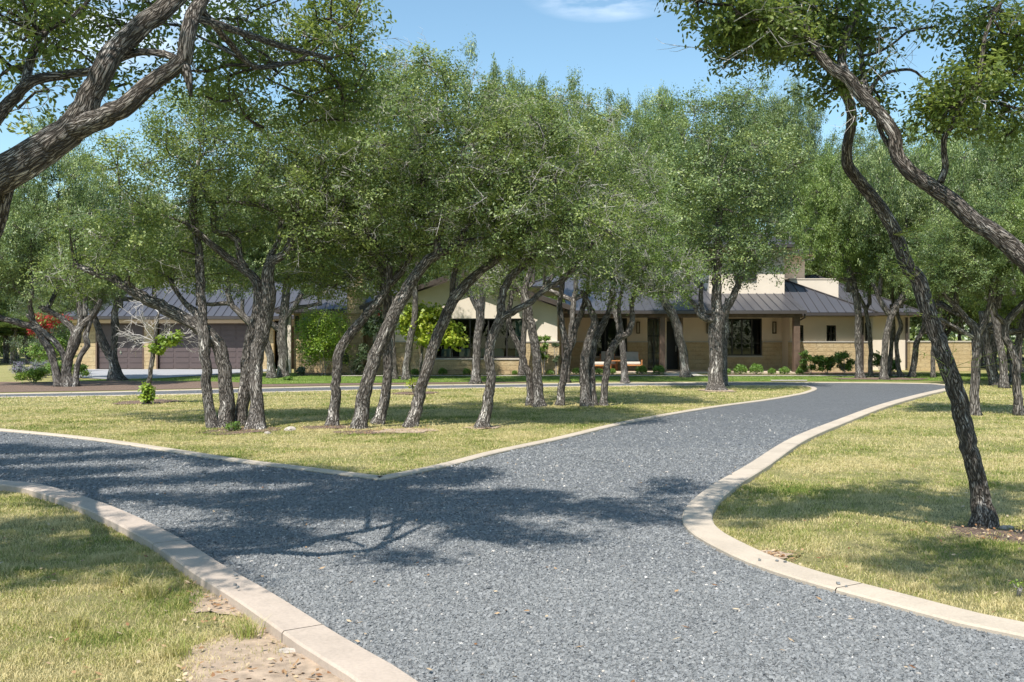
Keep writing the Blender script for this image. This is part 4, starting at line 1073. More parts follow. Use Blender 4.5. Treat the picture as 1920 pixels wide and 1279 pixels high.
# ---- the leaning oak on the right
def f2_extra(rng):
    return over_shade(rng, [[(1345,900),(1500,925),(1700,905),(1990,910),(1990,950),(1600,962),(1400,990),(1335,965)], [(1600,1035),(1780,1010),(1990,1005),(1990,1110),(1800,1100),(1690,1070)], [(1185,905),(1330,900),(1290,975),(1210,975)]], 420, (5.2, 7.4), .36, 33, -.35)
oak('slender leaning oak at right with peeling grey bark standing by the kerb', 8.9,
    [[(1846,992,37.8,0),(1841,950,34.2,0),(1835,902,32.4,0),(1820,848,30.6,0),(1806,790,31.5,0),(1793,735,32.4,0),(1770,668,30.6,0),(1750,612,29.7,0),(1736,572,28.8,0),(1722,528,27.9,0),(1698,494,26.1,0),(1677,435,24.3,0),(1650,387,23.4,-.05),(1620,349,22.5,-.1),(1592,312,21.6,-.2),(1589,278,18.9,-.3),(1596,233,18.9,-.4),(1594,195,18.9,-.5),(1578,165,18.0,-.6),(1560,120,12.6,-.8),(1550,60,9.0,-1.0),(1530,-40,7.2,-1.2)]],
    [(1560,60,50,40,-1.2,.4,4), (1540,140,30,30,-1.2,.3,2), (1600,-60,120,60,-1,.6,8)],
    12, R=.24, nleaf=170, L=.05, Wd=.021, mat='oak_near', bark='bark_near', mind=.25, twn=5, side=26, hexa=True, tk=1.0, jit=.06, group=None, step=.05, tr=.0035, sprig=8, sp_r=.04)
lean_ = [o_ for o_ in scene.objects if o_.get('label', '').startswith('slender leaning oak')][0]
rs = np.random.RandomState(88); q = MB(); LP = []
for (px, py, k, ln) in ((1716,520,9,.34), (1700,500,5,.3), (1782,690,5,.42), (1676,440,6,.3), (1740,590,3,.25)):
    o0 = P3(px, py, 8.85); dd = rs.randn(k, 3)*np.array((1, .6, .55)) + np.array((0, -.2, .25)); dd /= np.linalg.norm(dd, axis=1)[:, None]; E_ = o0 + dd*ln*rs.uniform(.5, 1.3, (k, 1)); q.twigs(np.repeat(o0[None], k, 0), (o0 + E_)/2 + rs.randn(k, 3)*.02, E_, np.full(k, .0028))
    for e_ in E_: tt = rs.uniform(.3, 1, 16)[:, None]; LP.append(o0*(1-tt) + e_*tt + rs.randn(16, 3)*.012)
q.build('shoots', M['grass_stem'], lean_)
V, f = leafquads(np.vstack(LP), .022, .010, rs, .4); put('shoot_leaves', raw_mesh('shoot_leaves', V - W(lean_), [f], M['bush_yellow'], None, False, rs.rand(len(f))), lean_)
oak('curved oak limb arching across the sky from the right edge', 7.4,
    [[(2110,1140,60.2,.2),(2080,950,51.6,.2),(2040,760,46.4,.1),(1990,600,43.0,0),(1945,515,39.6,0),(1913,480,37.8,0),(1872,445,34.4,0),(1823,412,31.8,0),(1789,379,30.1,0),(1744,346,28.4,0),(1702,317,27.5,0),(1682,288,25.8,0),(1676,252,24.9,0),(1650,214,24.1,0),(1613,177,23.2,0),(1590,147,22.4,0),(1560,128,20.6,0),(1534,95,18.9,0),(1512,58,17.2,0),(1485,30,15.5,-.1),(1455,0,13.8,-.2),(1420,-50,11.2,-.3),(1360,-120,7.7,-.4)],
     [(1585,142,17.2,0),(1578,110,16.3,.1),(1588,60,14.6,.2),(1618,5,12.9,.3),(1650,-60,10.3,.4),(1680,-160,7.7,.5)],
     [(1512,56,10.3,0),(1518,25,8.6,.1),(1532,-10,7.7,.2)],
     [(1763,342,12.9,0),(1773,312,12.0,0),(1770,262,10.3,-.1),(1790,228,10.3,-.1),(1801,192,9.5,-.2),(1832,156,8.6,-.2),(1840,120,7.7,-.2),(1850,60,6.9,-.2),(1880,0,6.0,-.1)],
     [(1628,176,7.7,0),(1640,155,6.9,.1),(1662,137,6.0,.1),(1708,131,5.2,.2),(1735,150,3.4,.2)],
     [(1622,172,12.9,.05),(1618,135,11.2,.2),(1612,95,9.5,.3),(1600,40,7.7,.5)],
     [(1690,300,12.0,.02),(1662,266,9.5,.05),(1648,236,8.6,.05),(1645,212,7.7,0)],
     [(1700,60,4.3,.5),(1670,85,4.3,.4),(1640,100,5.2,.3),(1615,105,6.0,.2)],
     [(1990,600,25.8,0),(2080,300,24.1,.4),(2040,60,20.6,.3),(1950,-60,15.5,.2),(1880,-120,10.3,0)]],
    [(1310,12,26,14,-.3,.2,5), (1360,40,45,30,-.2,.3,9), (1410,50,40,40,-.1,.3,8), (1450,80,34,30,0,.3,6), (1380,105,22,16,-.2,.15,3), (1440,20,50,30,.2,.3,6), (1500,90,34,34,.3,.3,7), (1560,40,50,40,.4,.4,7), (1600,140,34,30,.3,.3,4),
     (1640,60,50,40,.5,.3,4), (1650,185,30,16,.2,.2,2), (1560,180,18,10,.3,.1,1), (1800,170,45,34,-.1,.35,7), (1765,215,36,28,-.1,.25,6), (1850,150,60,50,.2,.4,9), (1860,60,60,50,.2,.4,9), (1910,110,40,60,.2,.4,7), (1790,40,40,30,.3,.3,3), (1900,220,40,40,.3,.3,5), (1820,230,30,20,0,.2,2), (1480,-10,60,20,.2,.3,5)],
    13, R=.2, nleaf=230, L=.046, Wd=.020, mat='oak_near', bark='bark_near', mind=.14, twn=34, side=26, hexa=True, tk=1.0, jit=.06, group=None, step=.05, extra=f2_extra, tr=.0032, sprig=8, sp_r=.04)

# ---- the oaks on the island lawn
oak('broad multi stemmed oak with four trunks spreading from one base at left of the island', 18.3,
    [[(420,803,30),(426,760,27),(423,713,26),(416,667,26),(402,637,27),(362,609,25),(321,586,23),(277,562,21),(239,538,19),(210,521,16),(175,510,13),(130,490,9)],
     [(401,801,22,-.2),(392,760,20,-.2),(386,713,19,-.2),(385,670,19,-.2),(382,626,19,-.2),(379,597,19,-.1),(376,538,17),(373,480,16),(366,430,14),(362,390,13),(364,350,11),(372,300,8)],
     [(449,806,25,.2),(455,760,23,.2),(464,702,24,.2),(466,655,25,.2),(478,611,28,.2),(488,567,26,.2),(478,524,18,.2),(448,498,15,.2),(420,478,14,.1),(395,455,13,0),(350,420,10,-.2)],
     [(482,817,32,-.3),(481,757,25,-.2),(478,707,24,-.1),(482,661,25,0),(492,611,29,.1),(502,562,25,.1),(502,520,22,.1),(508,489,19,.1),(535,477,15,.1),(551,434,13,.1),(560,380,11,.2),(575,320,8,.4)],
     [(462,505,12,.2),(448,478,12,.2),(446,450,13,.2),(425,440,11,.2),(403,434,11,.2),(399,390,11,.2),(380,350,8,.3)],
     [(504,489,12,.1),(525,440,11,.4),(525,405,10,.5),(490,385,10,.5),(450,380,9,.4),(400,378,8,.3)],
     [(382,600,15,-.1),(360,580,12,.3),(345,565,10,.5),(330,545,9,.6),(318,520,8,.7)]],
    [(300,340,120,80,0,1.6,26), (420,270,130,80,0,1.8,34), (540,320,110,100,.5,1.8,34), (290,450,110,60,.3,1.4,20), (430,400,120,60,.8,1.4,20), (590,420,70,70,.5,1.3,14), (250,500,80,30,.2,.9,8), (620,250,80,60,1.0,1.4,14), (180,450,50,50,.4,1.0,7), (150,520,60,26,1.5,.8,6), (240,500,60,26,1.8,.8,6), (430,520,80,20,2.2,.8,8), (330,515,60,18,1.8,.7,6), (560,510,60,28,2.0,.8,8)],
    21, twn=150, side=16, R=.43)
oak('oak with curved trunk bowing right, first of the trunks right of the four stemmed oak', 18.6,
    [[(622,806,22),(628,757,19),(630,713,18),(636,661,19),(662,621,18),(687,588,17),(713,559,16),(726,538,15),(730,500,13),(700,450,11),(670,400,9)],
     [(726,538,12),(760,500,10),(780,450,8)]],
    [(640,400,90,70,0,1.4,20), (700,330,80,80,0,1.4,18), (650,480,60,30,.2,1.0,6), (740,440,60,50,.2,1,8), (660,520,60,28,.6,.8,6), (690,490,50,30,.5,.8,5), (600,510,60,30,1.6,.8,7), (650,540,40,16,1.8,.6,3)], 22, side=14, twn=120)
oak('tall oak leaning right with long diagonal trunk near the middle of the island', 18.0,
    [[(672,812,28),(681,757,26),(690,707,25),(710,655,25),(730,608,25),(751,562,24),(780,518,21),(812,482,19),(850,464,16),(890,450,13),(919,438,11),(960,410,8)],
     [(818,478,15),(820,445,13),(816,415,12),(803,380,10),(790,330,8),(790,260,6)],
     [(850,464,9),(880,420,8),(900,380,7)]],
    [(760,260,110,90,0,1.8,30), (850,330,110,110,.2,1.8,34), (780,400,80,60,0,1.2,12), (890,240,70,60,.5,1.4,12), (930,400,70,60,0,1.2,12), (800,160,80,45,.5,1.3,14)], 23, side=14, twn=180)
oak('dark upright oak standing just behind the long diagonal trunk', 19.0,
    [[(706,799,22),(719,757,19),(726,707,18),(728,655,18),(727,611,18),(725,553,18),(718,509,15),(690,470,10),(660,430,8)],
     [(724,545,12),(750,500,10),(760,440,8)]],
    [(700,240,100,70,1.0,1.6,20), (620,330,70,70,1.0,1.4,14), (730,180,80,50,1.2,1.4,14), (700,480,60,40,.8,1,7)], 24, side=12, twn=80)
oak('oak leaning right whose trunk base sits in reddish bare soil right of centre island', 18.4,
    [[(769,803,24),(783,757,22),(797,707,21),(812,655,21),(827,611,21),(847,565,20),(876,532,18),(908,505,15),(932,487,13),(965,455,10),(1000,430,8)],
     [(847,565,12),(850,520,11),(862,480,9),(870,430,7)]],
    [(920,330,100,90,.4,1.6,24), (980,270,90,80,.6,1.6,20), (1000,420,80,60,0,1.3,14), (880,480,60,30,.2,1,6)], 25, side=14, twn=120)
oak('oak with s shaped trunk forking low, rightmost of the front island row', 18.2,
    [[(901,809,24),(914,760,20),(920,707,18),(917,661,18),(928,620,18),(940,588,18),(940,553,15),(955,524,14),(981,500,13),(1002,480,11),(1040,440,9),(1060,390,7)],
     [(934,600,14),(950,590,14),(970,580,13),(996,565,12),(1025,541,11),(1054,524,10),(1090,490,8),(1120,440,6)]],
    [(1030,360,90,80,0,1.5,22), (1090,430,80,60,0,1.3,14), (1060,280,80,60,.6,1.4,16), (1010,470,60,30,0,1,7), (1110,500,50,24,0,.8,5)], 26, side=14, twn=150)
oak('thin wavy oak trunk leaning left beside its thicker pair in the second row', 23.9,
    [[(993,763,15),(994,713,13),(983,678,12),(972,649,12),(957,620,11),(952,590,10),(960,550,8),(950,500,7)]],
    [(930,540,40,24,0,.9,4), (960,480,70,40,0,1.2,8)], 27, side=10, twn=40, R=.5)
oak('upright pale oak trunk wrapped with small shoots in the second island row', 23.7,
    [[(1013,766,21),(1008,713,18),(1005,661,17),(997,617,17),(988,576,16),(985,540,13),(1000,490,10),(1010,430,8)],[(988,576,10),(1020,540,9),(1050,500,7)]],
    [(1010,330,90,80,1,1.8,20), (970,200,80,60,1.5,1.8,14), (1050,480,70,30,0,1.1,7)], 28, side=10, twn=50, R=.5)
oak('oak forking into a narrow v low down, left of the twin trunks', 24.2,
    [[(1050,759,15),(1056,707,14),(1064,661,15),(1076,632,13),(1080,608,12),(1090,585,11),(1100,550,9),(1110,500,7)],[(1064,658,12),(1054,611,12),(1049,573,11),(1055,530,9),(1050,470,7)]],
    [(1070,470,80,50,0,1.4,12), (1090,350,80,70,.5,1.6,14), (1080,240,70,50,1,1.6,10)], 29, side=10, twn=80, R=.5)
oak('twin trunked oak with stems close together in the second row', 23.9,
    [[(1101,762,22),(1097,707,18),(1098,667,18),(1106,632,15),(1114,602,14),(1105,575,12),(1090,545,9)],[(1112,762,15,.2),(1109,713,14,.2),(1112,655,14,.2),(1124,620,13,.2),(1137,597,12,.2),(1145,570,10,.2),(1150,520,8,.2)]],
    [(1130,430,90,70,0,1.5,18), (1150,320,80,70,.6,1.6,14), (1140,520,80,34,0,1.2,9)], 30, side=10, twn=160, R=.5)
oak('crooked oak with zigzag limb bending right in the second row', 24.0,
    [[(1132,762,14),(1135,719,13),(1141,670,14),(1157,640,14),(1178,623,12),(1185,602,11),(1183,579,9),(1190,550,8),(1210,500,6)],[(1157,640,10),(1164,612,9),(1160,580,8),(1170,530,6)]],
    [(1200,470,80,50,0,1.4,14), (1240,520,60,34,0,1.1,8), (1210,400,60,50,0,1.3,9)], 31, side=10, twn=130, R=.5, mat='oak_light')
oak('slim straight oak in front of the porch chairs', 36.0,
    [[(1172,722,15),(1170,684,12),(1167,643,12),(1160,605,13),(1152,579,11),(1150,540,9),(1165,480,8)]],
    [(1180,360,90,80,0,2.2,16), (1210,450,70,50,0,1.8,9), (1150,260,60,60,0,2,8), (1220,250,50,60,1,1.8,7)], 32, side=9, twn=40, R=.72, mat='oak_far', nleaf=430, L=.10, Wd=.048, mind=.7, tr=.008, sp_r=.11)
oak('stout oak forking widely above a reddish base near the right end of the island', 31.0,
    [[(1343,736,32),(1343,700,27),(1343,660,26),(1342,626,27),(1345,600,27),(1343,576,20),(1345,538,18),(1345,495,17),(1347,430,14),(1350,380,11),(1352,320,8)],
     [(1342,602,16),(1318,594,14),(1307,578,12),(1296,565,10),(1270,540,7)],
     [(1347,604,20),(1359,582,18),(1371,562,14),(1385,530,11),(1400,480,9)],
     [(1320,592,11),(1314,560,9),(1316,530,7)], [(1357,724,17,2.5),(1356,690,15,2.5),(1357,655,15,2.5),(1360,600,13,2.5),(1365,560,11,2.5)]],
    [(1350,320,110,90,0,2.4,30), (1290,400,80,70,0,2.0,16), (1405,390,72,80,0,2.0,20), (1425,490,34,26,0,1.2,4), (1280,500,50,30,0,1.4,5), (1340,220,70,40,0,1.8,9), (1390,190,26,28,0,1,3), (1440,310,60,60,0,1.8,9), (1375,480,80,34,0,1.6,10), (1250,470,50,40,0,1.4,6)], 33, side=12, twn=80, R=.68, mat='oak_far', nleaf=480, L=.095, Wd=.045, mind=.62, tr=.008, sp_r=.11)

# ---- crown variants shared by the trees farther back
NV = 6
VAR = []
for v in range(NV):
    rg = np.random.RandomState(500 + v); pts = []
    tries = 0
    lob = [(rg.uniform(-1.2, 1.2), rg.uniform(-1.2, 1.2), rg.uniform(1.2, 3.4), rg.uniform(1.0, 1.7)) for _ in range(7)]
    while len(pts) < 62 and tries < 6000:
        tries += 1; lx, ly, lz, lr = lob[rg.randint(7)]; q = rg.randn(3); q /= np.linalg.norm(q); q *= rg.uniform(.3, 1)**.5
        p = np.array((lx, ly, lz)) + q*np.array((lr, lr, lr*.85))
        if p[2] < .5 or any(np.linalg.norm(p - r_) < .56 for r_ in pts): continue
        pts.append(p)
    mb = MB(); nodes = [np.array((0, 0, z)) for z in (0, .3, .6, .9)]
    mb.tube(catmull([(.0, 0, .05), (.02, 0, .2), (.05, .05, .5), (-.05, .1, 1.0), (.1, 0, 1.7), (0, 0, 2.6)], .2), np.linspace(.12, .05, len(catmull([(.0, 0, .05), (.02, 0, .2), (.05, .05, .5), (-.05, .1, 1.0), (.1, 0, 1.7), (0, 0, 2.6)], .2))), 8, jit=.2, seed=v)
    nodes += [np.array((0.05, 0.02, z)) for z in (1.3, 1.8, 2.3)]
    connect_crown(mb, nodes, [.11]*4 + [.08]*3, pts, rg)
    V, f, fa, tw = clump_leaves(pts, np.array([.47*rg.uniform(.7, 1.3) for _ in pts]), 520, .082, .043, rg, sprig=16, sp_r=.085)
    mb.twigs(tw[0], tw[1], tw[2], np.full(len(tw[0]), .007))
    VAR.append((mb.mesh('limbs', M['bark_far'], smooth=True), raw_mesh('crown', V, [f], M['oak_far'], None, False, fa), raw_mesh('crown', V, [f], M['oak_light'], None, False, fa)))

tcount = [0]
def far_oak(label, d, stems, crowns, group, light=False, name='oak_tree', seed=None, side=8):
    """crowns: (px_root, py_root, py_top, half_width_px[, depth offset])"""
    tcount[0] += 1; sd_ = seed if seed is not None else tcount[0]*7; rng = np.random.RandomState(sd_)
    b = stems[0][0]; base = P3(b[0], b[1], d); base[2] = 0
    t = empty(name, base, label, 'tree', group)
    mb, nodes, rads = stems_mesh(stems, d, rng, .2, side, .16)
    ends = [np.array(n_) for n_ in nodes] or [P3(stems[0][-1][0], stems[0][-1][1], d)]
    for c in crowns:                                # a limb from the nearest stem into each crown
        p = P3(c[0], c[1], d + (c[4] if len(c) > 4 else 0)); tgt = p + np.array((0, 0, .02))
        k_ = int(np.argmin([np.linalg.norm(e_ - tgt) + 1.5*max(0, e_[2] - tgt[2]) for e_ in ends])); L_ = np.linalg.norm(ends[k_] - tgt)
        if L_ > .3:
            q_ = catmull([ends[k_] - (0, 0, .05), (ends[k_]*.6 + tgt*.4) + np.array((0, 0, -.12*L_*.3)), tgt], .25); mb.tube(q_, np.linspace(min(rads[k_] if rads else .09, .10), .07, len(q_)), 8, jit=.2, seed=3)
    mb.build('trunk', M['bark_far'], t, smooth=True)
    for c in crowns:
        dd = d + (c[4] if len(c) > 4 else 0); p = P3(c[0], c[1], dd) - np.array((0, 0, .12)); h = (c[1]-c[2])*dd/F*1.12; w = c[3]*dd/F
        v = rng.randint(NV); rot = rng.uniform(0, 6.28)
        for k, nm in ((0, 'limbs'), (2 if light else 1, 'crown')):
            o = put(nm, VAR[v][k], t, p - W(t)); o.rotation_euler = (0, 0, rot); o.scale = (w/2.5, max(w, 1.8)/2.5, h/4.6)
    return t
IG = 'live oaks between the island and the house'
far_oak('gnarled low oak with several splayed trunks in the mulch at far left', 34.0,
    [[(112,724,16),(102,684,14),(93,655,15),(70,620,14),(44,608,13),(8,598,11),(-40,570,10),(-80,540,8)],[(127,722,20),(125,684,18),(137,649,18),(146,620,17),(163,602,13),(176,590,12),(190,560,9)],
     [(140,642,12),(138,617,12),(111,594,11),(73,576,8)],[(122,700,11),(120,672,11),(105,643,11),(82,623,10),(50,590,8)],[(141,720,12),(146,678,11),(163,649,11),(161,632,10),(170,600,8)],[(150,615,12),(150,580,10),(140,540,9)]],
    [(60,600,330,100), (160,590,300,90), (-10,580,290,90), (110,540,235,100,1.5)], IG)
far_oak('oak with a flared base and two stems before the single garage door', 39.0,
    [[(219,714,30),(215,690,20),(212,675,18),(193,643,16),(181,608,12),(170,580,9)],[(216,690,15),(214,655,13),(216,614,13),(216,576,12),(225,540,9)]],
    [(175,600,440,80), (225,575,330,110), (290,560,380,90,1), (150,600,430,70,1.5)], IG)
far_oak('dark straight oak before the breezeway at the right of the double garage door', 42.0,
    [[(531,709,22),(531,680,19),(531,655,19),(528,620,20),(534,582,17),(540,509,13),(548,460,9)],[(529,622,14),(508,606,12),(496,590,9),(480,560,7)],[(532,600,12),(552,575,10),(566,550,8)]],
    [(540,540,260,110), (480,580,420,80), (600,570,400,80,1)], IG)
far_oak('leaning oak with long limb reaching left before the double garage door', 41.0,
    [[(510,709,17),(507,670,15),(496,637,14),(478,618,13),(462,600,12),(437,573,11),(425,545,9)],[(478,618,9),(455,585,8),(455,560,7)]],
    [(430,570,360,90), (370,570,400,80,1.5)], IG)
far_oak('pale oak trunk leaning slightly before the dining wing stone wall', 39.5,
    [[(762,714,16),(762,690,15),(765,670,14),(770,632,14),(778,590,12),(780,540,9)]], [(780,560,250,100), (740,540,330,80,1)], IG)
far_oak('slender oak just left of the pale leaning trunk by the dining wing', 40.0,
    [[(739,713,13),(738,670,12),(734,626,12),(738,580,10),(730,540,8)]], [(720,560,320,80), (660,540,240,90,2)], IG)
far_oak('straight grey oak in front of the big dining window', 36.0,
    [[(891,722,20),(893,690,16),(895,650,16),(898,611,16),(901,570,17),(905,530,12)],[(900,585,12),(886,560,11),(875,530,8)]], [(890,545,220,100), (940,530,105,80,1), (860,540,350,80)], IG)
far_oak('oak leaning left before the dark front door', 42.0,
    [[(1286,709,20),(1284,684,17),(1275,632,17),(1260,591,17),(1247,562,16),(1235,530,12)]], [(1240,545,180,80), (1290,530,330,70,1), (1200,540,380,60)], IG, True)
far_oak('broad dark backed oak rising behind the second island row', 37.0,
    [[(1062,719,13),(1064,680,12),(1070,630,11),(1075,560,10)]], [(1080,545,145,80), (1130,530,190,70,1), (1020,540,160,70,1)], IG)
far_oak('tall narrow oak rising behind the island over the middle of the roofs', 44.0,
    [[(978,706,12),(980,670,11),(984,600,10),(980,540,9)]], [(960,520,108,60), (1000,530,165,70)], IG)
RG = 'live oaks before the right wing of the house'
far_oak('slim dark oak before the right wing, nearest the porch', 41.0, [[(1613,709,16),(1611,680,13),(1610,637,13),(1608,583,13),(1604,542,11),(1590,500,8)]], [(1590,545,300,75), (1552,515,250,62)], RG, True)
far_oak('thin curved oak close right of the slim dark oak', 42.0, [[(1633,704,9),(1633,680,8),(1633,650,8),(1629,610,8),(1621,575,7),(1610,550,6)]], [(1630,570,330,60)], RG)
far_oak('oak forking in a y before the right wing windows', 39.5, [[(1658,713,15),(1658,680,12),(1660,650,12),(1667,610,13),(1672,588,13),(1687,567,12),(1700,545,9)],[(1671,592,11),(1655,572,10),(1645,550,8),(1636,530,7)]], [(1700,560,300,70), (1650,550,250,80)], RG)
far_oak('thin oak stem close behind the y forked oak', 42.5, [[(1667,703,8),(1671,660,8),(1674,610,8),(1672,570,7)]], [(1675,580,340,50)], RG)
far_oak('wavy thin oak near the corner of the right wing', 42.0, [[(1690,704,9),(1682,669,8),(1682,637,8),(1690,612,8),(1684,595,7),(1680,560,6)]], [(1690,575,330,60)], RG)
far_oak('oak curving right before the garden wall', 42.0, [[(1709,705,12),(1715,678,11),(1718,645,11),(1730,620,9),(1738,590,7)]], [(1740,590,260,70)], RG, True)
far_oak('straight thin oak in front of the garden wall', 41.5, [[(1750,708,9),(1750,680,8),(1750,650,8),(1752,600,7)]], [(1755,600,300,60)], RG)
far_oak('dark forked oak behind the leaning right trunk', 21.6, [[(1828,781,18),(1828,722,16),(1831,668,17),(1831,625,17),(1815,600,12),(1788,571,9),(1760,540,7)],[(1832,630,13),(1847,598,11),(1857,568,9),(1860,530,7)],[(1824,632,9),(1806,621,8),(1770,603,7),(1745,590,5)]],
    [(1790,575,400,70), (1860,560,330,80), (1760,570,430,50,.8)], 'live oaks on the right lawn')
far_oak('lichen grey oak with kinked trunk at the right edge of the lawn', 21.6, [[(1910,781,17),(1908,729,15),(1901,668,15),(1887,632,14),(1885,607,13),(1907,581,13),(1930,560,11)],[(1886,608,9),(1868,590,8),(1855,560,6)]],
    [(1930,570,330,80), (1870,570,400,60)], 'live oaks on the right lawn', True)
far_oak('pale grey upright oak standing farther back at right', 33.0, [[(1883,731,16),(1882,686,14),(1872,625,14),(1861,582,13),(1855,540,10)]], [(1850,560,230,90), (1900,550,290,80)], 'live oaks on the right lawn')
far_oak('second pale oak half hidden at the right edge farther back', 36.0, [[(1899,720,13),(1901,680,12),(1915,620,12),(1925,570,10)]], [(1930,570,210,90)], 'live oaks on the right lawn')
far_oak('thick short oak trunk beyond the garden wall', 56.0, [[(1851,690,17),(1850,660,15),(1848,610,14)]], [(1848,630,340,90)], 'live oaks on the right lawn', True)
far_oak('tall oak crown rising above the right wing roof', 58.0, [[(1480,684,14),(1482,600,12),(1480,480,10)]], [(1485,400,155,60), (1440,470,190,80), (1560,470,235,70), (1640,470,240,80)], 'tall oaks behind the house')
far_oak('round topped oak over the upper storey roof', 60.0, [[(1395,684,14),(1395,600,12),(1395,480,10)]], [(1395,420,160,70), (1330,480,200,80), (1520,470,215,60)], 'tall oaks behind the house')
far_oak('oak crown standing over the middle of the house', 62.0, [[(1235,683,14),(1235,600,12),(1235,480,10)]], [(1230,400,175,60), (1190,470,230,80), (1290,470,205,70)], 'tall oaks behind the house')

# filler trees beyond the house and in the wood at both sides
rg = np.random.RandomState(77)
ORD = ['first','second','third','fourth','fifth','sixth','seventh','eighth','ninth','tenth','eleventh','twelfth','thirteenth','fourteenth','fifteenth','sixteenth','seventeenth','eighteenth','nineteenth','twentieth']
def filler(px, d, ptop, hw, label, group, seed, light=False):
    yb = HOR + F*H/d; s = F/d
    far_oak(label, d, [[(px, yb, .34*s), (px + rg.uniform(-.3, .3)*s, yb - 1.2*s, .26*s), (px + rg.uniform(-.7, .7)*s, yb - 2.6*s, .22*s)]], [(px, yb - 2.2*s, ptop, hw), (px + rg.uniform(-1.5, 1.5)*s, yb - 1.9*s, ptop + (yb - ptop)*.28, hw*.9, 1.0)], group, light, seed=seed, side=6)
for i, px in enumerate(range(-60, 1700, 92)):
    top = np.interp(px, [-60, 150, 400, 700, 1000, 1500, 1700], [330, 400, 330, 300, 300, 300, 290])
    filler(px + rg.uniform(-20, 20), rg.uniform(66, 76), top + rg.uniform(-15, 20), 90, 'oak crown in the tree belt behind the house, %s from the left' % ORD[i], 'belt of oaks behind the house', 200 + i, i % 3 == 0)
for i in range(34):
    d = rg.uniform(30, 75); px = rg.uniform(1735, 2150) if d > 50 else rg.uniform(1850, 2250)
    filler(px, d, rg.uniform(210, 330), rg.uniform(70, 110), 'live oak in the shady wood at the right edge', 'oaks in the wood at right', 300 + i, i % 2 == 0)
for i in range(12):
    d = rg.uniform(55, 85); px = rg.uniform(-350, 90)
    filler(px, d, rg.uniform(300, 420), rg.uniform(70, 100), 'live oak in the wood at the far left', 'oaks in the wood at left', 400 + i, i % 2 == 0)
for i in range(9):                                 # low bushy trees closing the view at left
    filler(-60 + i*22 + rg.uniform(-8, 8), rg.uniform(58, 70), rg.uniform(560, 600), 44, 'low bushy tree beyond the far left field, %s from the left' % ORD[i], 'low trees beyond the far left field', 450 + i, True)

# distant woodland closing the horizon, plus added clumps behind the camera, one uncountable mass
def woodland():
    rng = np.random.RandomState(9); n = 150; P = []; 
    ang = rng.uniform(-.75, .75, n); dist = rng.uniform(95, 130, n)
    C = np.column_stack([np.sin(ang)*dist*1.1, np.cos(ang)*dist, rng.uniform(1, 5.5, n)])
    n2 = 70; a3 = rng.uniform(math.pi*.55, math.pi*1.45, n2); d3 = rng.uniform(30, 60, n2)  # unseen clumps behind the camera, added to darken the window reflections
    C = np.vstack([C, np.column_stack([np.sin(a3)*d3, np.cos(a3)*d3, rng.uniform(1.5, 8, n2)])]); n += n2
    V, f, fa, tw = clump_leaves(C, rng.uniform(3.2, 5.2, n), 700, .55, .35, rng, sprig=6, sp_r=.5, flat=.8)
    V[:, 2] = np.maximum(V[:, 2], .0)
    return raw_mesh('woodland', V, [f], M['oak_far'], None, False, fa)
props(put('woodland', woodland()), kind='stuff')

# ------------------------------------------------------------------ shrubs
def shrub(name, label, cat, px, py_base, w_px, h_px, mat, seed, group=None, d=None, leaf=(.075, .045), n=1800, R=None, stems=6, flowers=None, base_z=0.0):
    d = d or F*H/(py_base - HOR); rng = np.random.RandomState(seed); x = PX(px, d); w = w_px*d/F/2; h = h_px*d/F
    t = empty(name, (x, d, base_z), label, cat, group)
    k = max(3, int(n/260)); C = []
    for _ in range(k):
        a_ = rng.uniform(0, 6.28); r = rng.uniform(0, .75)**.5; z = rng.uniform(.25, .85); rz = math.sqrt(max(.1, 1 - (abs(z - .5)*1.4)**2))
        C.append((x + w*r*rz*math.cos(a_), d + w*r*rz*math.sin(a_), base_z + h*z))
    Rr = R or max(.08, min(w, h)*.38)
    V, f, fa, tw = clump_leaves(C, np.full(k, Rr), n/k, leaf[0], leaf[1], rng, sprig=6, sp_r=Rr*.16)
    V[:, 2] = np.maximum(V[:, 2], base_z + .01)
    m1 = MB()
    for c in C[:stems]: m1.tube(catmull([(x + rng.uniform(-.1, .1)*w, d + rng.uniform(-.1, .1)*w, base_z), ((x+c[0])/2, (d+c[1])/2, base_z + (c[2]-base_z)*.5), c], .1), np.linspace(.022, .008, len(catmull([(0,0,0),(0,0,1),(0,0,2)], 1))) if False else .012, 5)
    m1.twigs(tw[0], tw[1], tw[2], np.full(len(tw[0]), .004)); m1.build('stems', M['twig'], t)
    put('foliage', raw_mesh('foliage', V - W(t), [f], M[mat], None, False, fa), t)
    if flowers:
        fm, fn, zlo, fs = flowers; c = np.array(C); c = c[c[:, 2] > base_z + h*zlo] if (c[:, 2] > base_z + h*zlo).any() else c
        V, f, fa, tw = clump_leaves(c, np.full(len(c), Rr*1.15), fn/len(c), fs, fs*.8, rng, sprig=9, sp_r=.05)
        put('flowers', raw_mesh('flowers', V - W(t), [f], M[fm], None, False, fa), t)
    return t
